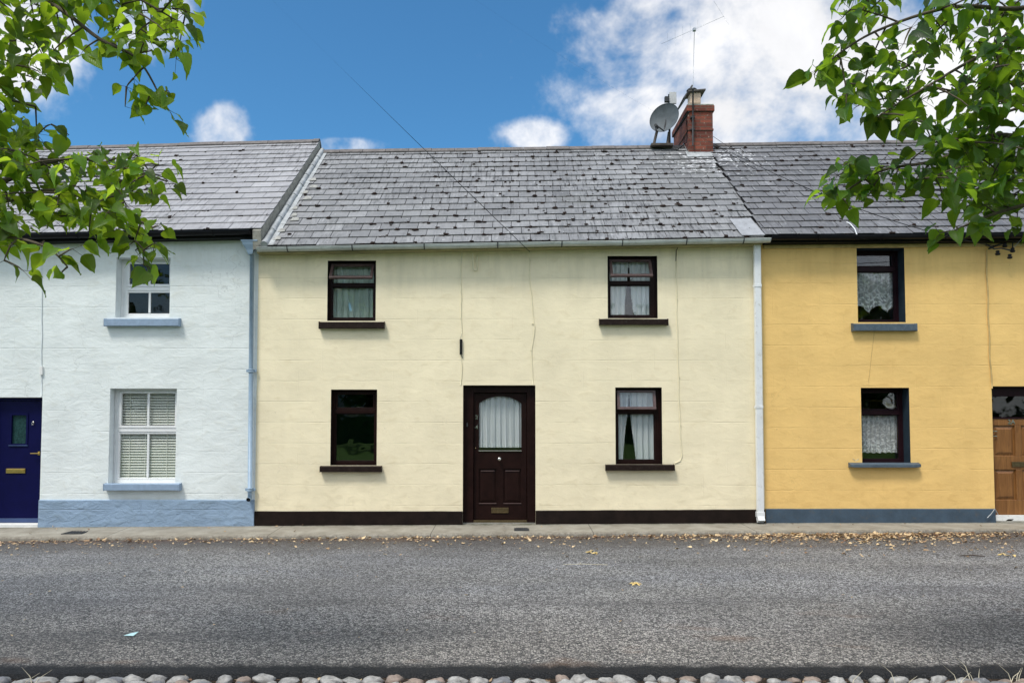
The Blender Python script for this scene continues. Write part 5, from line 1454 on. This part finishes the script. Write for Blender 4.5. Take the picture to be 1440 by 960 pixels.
tipsL = [(72, 75, 4.1, 5), (84, 92, 4.1, 4), (118, 70, 4.1, 3), (188, 110, 4.1, 3), (178, 122, 4.1, 3), (212, 132, 4.1, 3), (237, 128, 4.1, 3), (205, 148, 4.1, 3), (238, 155, 4.1, 3), (218, 72, 4.1, 4), (250, 60, 4.1, 4), (176, 150, 4.1, 1),
         (15, 345, 3.9, 3), (6, 366, 3.9, 2), (32, 380, 3.9, 2), (80, 352, 3.9, 4), (62, 338, 3.9, 3), (86, 384, 3.9, 2), (102, 350, 3.9, 3), (202, 352, 4.2, 4), (218, 342, 4.2, 4), (202, 372, 4.2, 3), (190, 352, 4.2, 3), (222, 318, 4.2, 4), (212, 378, 4.2, 2), (55, 198, 4.4, 4), (72, 175, 4.4, 3), (97, 190, 4.4, 1), (12, 330, 4.0, 4), (125, 325, 4.1, 3)]
make_tree('broadleaf tree with bright green leaves hanging in from the left over the blue-white cottage', (-6.6, -7.6), limbsL, regL, tipsL, 3, 'leaf', -1)
limbsR = [
    ([(1700, 120, 4.6), (1500, 200, 4.5), (1400, 190, 4.4), (1320, 225, 4.4), (1240, 240, 4.3), (1180, 275, 4.3)], .032, .004),
    ([(1600, -40, 4.4), (1450, 10, 4.3), (1340, 10, 4.2), (1230, 45, 4.2), (1160, 90, 4.2)], .026, .004),
    ([(1500, 60, 4.3), (1400, 70, 4.3), (1290, 130, 4.2), (1240, 160, 4.2)], .020, .004),
    ([(1600, 260, 4.6), (1480, 280, 4.4), (1400, 300, 4.2), (1340, 325, 4.1)], .03, .004),
    ([(1520, 140, 4.6), (1440, 150, 4.5), (1360, 180, 4.4)], .025, .005)]
regR = [
    ([(1182, 10), (1240, -90), (1560, -90), (1560, 345), (1430, 312), (1385, 290), (1335, 285), (1318, 235), (1300, 175), (1262, 160), (1215, 158), (1185, 140), (1150, 112), (1152, 80), (1188, 55)], 19, 3.9, 4.9, .08, 5),
    ([(1330, 60), (1560, 40), (1560, 330), (1400, 300), (1340, 270), (1320, 180)], 19, 3.9, 4.9, .14, 6),
    ([(1168, 265), (1185, 222), (1215, 226), (1255, 225), (1300, 212), (1325, 240), (1300, 262), (1262, 255), (1235, 268), (1205, 285), (1178, 280)], 17, 4.1, 4.5, .5, 5)]
tipsR = [(1150, 98, 4.2, 4), (1145, 105, 4.2, 3), (1165, 85, 4.2, 4), (1190, 145, 4.2, 3), (1210, 120, 4.2, 4), (1200, 60, 4.2, 5), (1185, 25, 4.2, 4), (1235, 165, 4.2, 4), (1262, 170, 4.2, 4), (1300, 178, 4.2, 5), (1248, 145, 4.2, 4),
         (1190, 285, 4.3, 4), (1175, 262, 4.3, 3), (1200, 225, 4.3, 3), (1322, 328, 4.1, 4), (1345, 318, 4.1, 3), (1372, 322, 4.1, 3), (1392, 312, 4.1, 4), (1325, 270, 4.1, 4)]
make_tree('broadleaf tree with deep green leaves hanging in from the right over the ochre cottage', (6.7, -7.7), limbsR, regR, tipsR, 8, 'leaf_r', 1, LS=.10)

# park trees and a white terrace behind the photographer, seen only as reflections
def far_tree(seed):
    rnd = random.Random(seed); t = empty('park_tree', (0, 0, 0)); tb = MB(); lv = MB()
    tb.tube([(0, 0, -.3), (.1, 0, 2), (0, .1, 5), (0, 0, 9)], [.4, .3, .22, .06], 10)
    for k in range(9):
        a = k*2.4; z = 3+k*.6; e = Vector((math.cos(a)*3.2, math.sin(a)*3.2, z+2)); tb.tube([(0, 0, z), Vector((e.x*.5, e.y*.5, z+.8)), e], [.14, .08, .03], 6)
    for k in range(1500):
        v = Vector((rnd.gauss(0, 1), rnd.gauss(0, 1), rnd.gauss(0, 1))).normalized()*rnd.random()**.45
        c = Vector((v.x*4.4, v.y*4.4, 7+v.z*4.6)); 
        if noise.noise(c*.45+Vector((seed, 0, 0))) > .18: continue
        a = rnd.uniform(0, 6.28)
        add_leaf(lv, c, Vector((math.cos(a), math.sin(a), -.4)), Vector((rnd.uniform(-1, 1), rnd.uniform(-1, 1), .8)), rnd.uniform(.7, 1.05), rnd.random(), .3, .3)
    return t, tb.build('trunk', 'bark', t), lv.build('crown', 'leaf_far', t)
ft = far_tree(1)
spots = [(-27, -42), (-19, -46), (-9, -40), (2, -47), (13, -44), (24, -41), (34, -46), (-36, -47), (44, -43), (53, -47), (-45, -43)]
words = ['far left end', 'second from the left', 'third from the left', 'fourth from the left', 'fifth from the left', 'sixth from the left', 'seventh from the left', 'outermost but one on the left', 'outermost but one on the right', 'far right end', 'outermost on the left']
for i, ((x, y), wd) in enumerate(zip(spots, words)):
    if i == 0: o = ft[0]
    else:
        o = ft[0].copy(); col.objects.link(o)
        for ch in ft[1:]: c_ = ch.copy(); col.objects.link(c_); c_.parent = o
    o.location = (x, y, -.1); o.rotation_euler.z = i*1.3; s = 1+.12*((i*7) % 3-1); o.scale = (s, s, s)
    tag(o, 'park tree across the lawn behind the viewer, '+wd, 'tree', 'park trees across the lawn')
mb = MB(); rnd = random.Random(3)  # unseen leafy strip, added to darken what the window glass reflects
mb.box(-60, 60, -51.5, -50.2, -.2, 2.3)
for k in range(2600):
    c = Vector((rnd.uniform(-60, 60), rnd.uniform(-51.7, -50), rnd.uniform(.2, 2.9))); a = rnd.uniform(0, 6.28)
    add_leaf(mb, c, Vector((math.cos(a), math.sin(a), .2)), Vector((rnd.uniform(-1, 1), 1, .8)), rnd.uniform(.4, .7), rnd.random(), .3, .3)
tag(mb.build('added_hedge', 'leaf_far'), 'long dark row of leaves across the lawn behind the viewer, added to darken window reflections', 'added_hedge')
bh = empty('white_terrace', (0, -56, -.1), 'long white building with slate roof beyond the park trees', 'building')
mb = MB(); mb.box(-34, 34, -62, -56, -.3, 5.2); mb.build('wall', 'far_wall', bh)
mb = MB(); mb.idx([(-34.3, -62.3, 5.2), (34.3, -62.3, 5.2), (34.3, -55.7, 5.2), (-34.3, -55.7, 5.2), (-34.3, -59, 8.2), (34.3, -59, 8.2)], [(0, 1, 5, 4), (3, 4, 5, 2), (0, 4, 3), (1, 2, 5), (0, 3, 2, 1)]); mb.build('roof', 'slate_r', bh)
for k in range(16):
    for z in (1, 3.4):
        x = -31+k*4.1; mb = MB(); mb.box(x, x+1.0, -56.01, -55.97, z, z+1.3); mb.build('window', 'glass_dark', bh)

# ------------------------------------------------------------------ sky, sun, camera
SUN_EL, SUN_AZ = R(60), R(218)       # azimuth measured clockwise from +y (north)
world = bpy.data.worlds.new('World'); scene.world = world; world.use_nodes = True; world.cycles.sampling_method = 'MANUAL'; world.cycles.sample_map_resolution = 512
nt = world.node_tree; nt.nodes.clear()
out = nt.nodes.new('ShaderNodeOutputWorld'); bg = nt.nodes.new('ShaderNodeBackground'); L(nt, bg.outputs[0], out.inputs[0])
sky = nt.nodes.new('ShaderNodeTexSky'); sky.sky_type = 'NISHITA'; sky.sun_disc = False; sky.sun_elevation = SUN_EL; sky.sun_rotation = SUN_AZ
sky.air_density = 1.0; sky.dust_density = .9; sky.ozone_density = 3.0; sky.altitude = 50
tc = nt.nodes.new('ShaderNodeTexCoord'); dirv = tc.outputs['Generated']
sep = nt.nodes.new('ShaderNodeSeparateXYZ'); L(nt, dirv, sep.inputs[0])
fy = math_n(nt, 'MAXIMUM', sep.outputs[1], .02)
u = math_n(nt, 'DIVIDE', sep.outputs[0], fy); v = math_n(nt, 'DIVIDE', sep.outputs[2], fy)
n1 = noise_n(nt, dirv, 6.5, 6, .6, .3)
n2 = noise_n(nt, dirv, 19, 4, .62)
nn = math_n(nt, 'ADD', math_n(nt, 'MULTIPLY', math_n(nt, 'SUBTRACT', n1, .5), 3.4), math_n(nt, 'MULTIPLY', math_n(nt, 'SUBTRACT', n2, .5), 1.6))
field = None
for (px, py, rx, ry, k) in ((1130, 50, 320, 170, 1.6), (1180, 90, 380, 170, 2.0), (1300, 120, 330, 190, 1.2), (900, 150, 70, 40, .35), (930, 40, 120, 60, .4), (1020, 160, 210, 80, .9), (314, 180, 46, 46, .32), (752, 190, 54, 26, .34), (480, 206, 52, 16, .28), (20, 60, 95, 110, .7), (215, 20, 55, 60, .25), (1000, 12, 120, 30, .2)):
    r_ = ray(px, py); cu, cv = r_.x/r_.y, r_.z/r_.y
    du = math_n(nt, 'DIVIDE', math_n(nt, 'SUBTRACT', u, cu), rx/F); dv = math_n(nt, 'DIVIDE', math_n(nt, 'SUBTRACT', v, cv), ry/F)
    d2 = math_n(nt, 'SQRT', math_n(nt, 'ADD', math_n(nt, 'MULTIPLY', du, du), math_n(nt, 'MULTIPLY', dv, dv)))
    e = math_n(nt, 'MINIMUM', math_n(nt, 'SUBTRACT', 1, d2), k)
    field = e if field is None else math_n(nt, 'MAXIMUM', field, e)
field = math_n(nt, 'MAXIMUM', field, -1.0)
front = mapr(nt, sep.outputs[1], .05, .35)
# elsewhere on the dome: unseen broken cloud, added brighter to light the facades
elsew = math_n(nt, 'MULTIPLY', math_n(nt, 'SUBTRACT', noise_n(nt, dirv, 2.3, 2, .6), .40), 3.0)
hi = mapr(nt, sep.outputs[2], .62, .8)
w_out = math_n(nt, 'MAXIMUM', math_n(nt, 'SUBTRACT', 1, front), hi)
fm = nt.nodes.new('ShaderNodeMix'); fm.data_type = 'FLOAT'; L(nt, w_out, fm.inputs[0]); L(nt, math_n(nt, 'ADD', field, math_n(nt, 'MULTIPLY', nn, .62)), fm.inputs[2]); L(nt, elsew, fm.inputs[3])
cl = mapr(nt, fm.outputs[0], -.16, .74, 0, 1, True)
CLOUD = 7.8
shade = math_n(nt, 'MULTIPLY', mapr(nt, n1, .3, .65, .84, 1.06), mapr(nt, w_out, 0, 1, 5.0, 7.4))  # clouds out of view get a brighter value, lighting the house fronts
cc_ = nt.nodes.new('ShaderNodeCombineColor'); L(nt, shade, cc_.inputs[0]); L(nt, math_n(nt, 'MULTIPLY', shade, 1.005), cc_.inputs[1]); L(nt, math_n(nt, 'MULTIPLY', shade, 1.03), cc_.inputs[2])
skyc = mixc(nt, 1.0, sky.outputs[0], (.34, .67, .80), 'MULTIPLY')
fin = mixc(nt, cl, skyc, cc_.outputs[0])
L(nt, fin, bg.inputs['Color']); bg.inputs['Strength'].default_value = .12

sl = bpy.data.lights.new('sun', 'SUN'); sl.energy = 1.9; sl.angle = R(13); sl.color = (1, .95, .87)
so = bpy.data.objects.new('sun', sl); col.objects.link(so)
sd_ = Vector((math.sin(SUN_AZ)*math.cos(SUN_EL), math.cos(SUN_AZ)*math.cos(SUN_EL), math.sin(SUN_EL)))
so.rotation_euler = (-sd_).to_track_quat('-Z', 'Y').to_euler(); so.location = (0, -20, 30)

cam = bpy.data.cameras.new('camera'); co = bpy.data.objects.new('camera', cam); col.objects.link(co)
co.location = CAM; co.rotation_euler = (R(90)+PITCH, 0, 0)
cam.sensor_fit = 'HORIZONTAL'; cam.sensor_width = 36; cam.lens = 36*F/1440; cam.shift_y = SH/1440; cam.clip_end = 3000; cam.clip_start = .05
scene.camera = co
scene.view_settings.view_transform = 'Standard'; scene.view_settings.look = 'None'; scene.view_settings.exposure = .75; scene.view_settings.gamma = 1
scene.render.engine = 'CYCLES'
scene.cycles.max_bounces = 5; scene.cycles.diffuse_bounces = 3; scene.cycles.transparent_max_bounces = 8
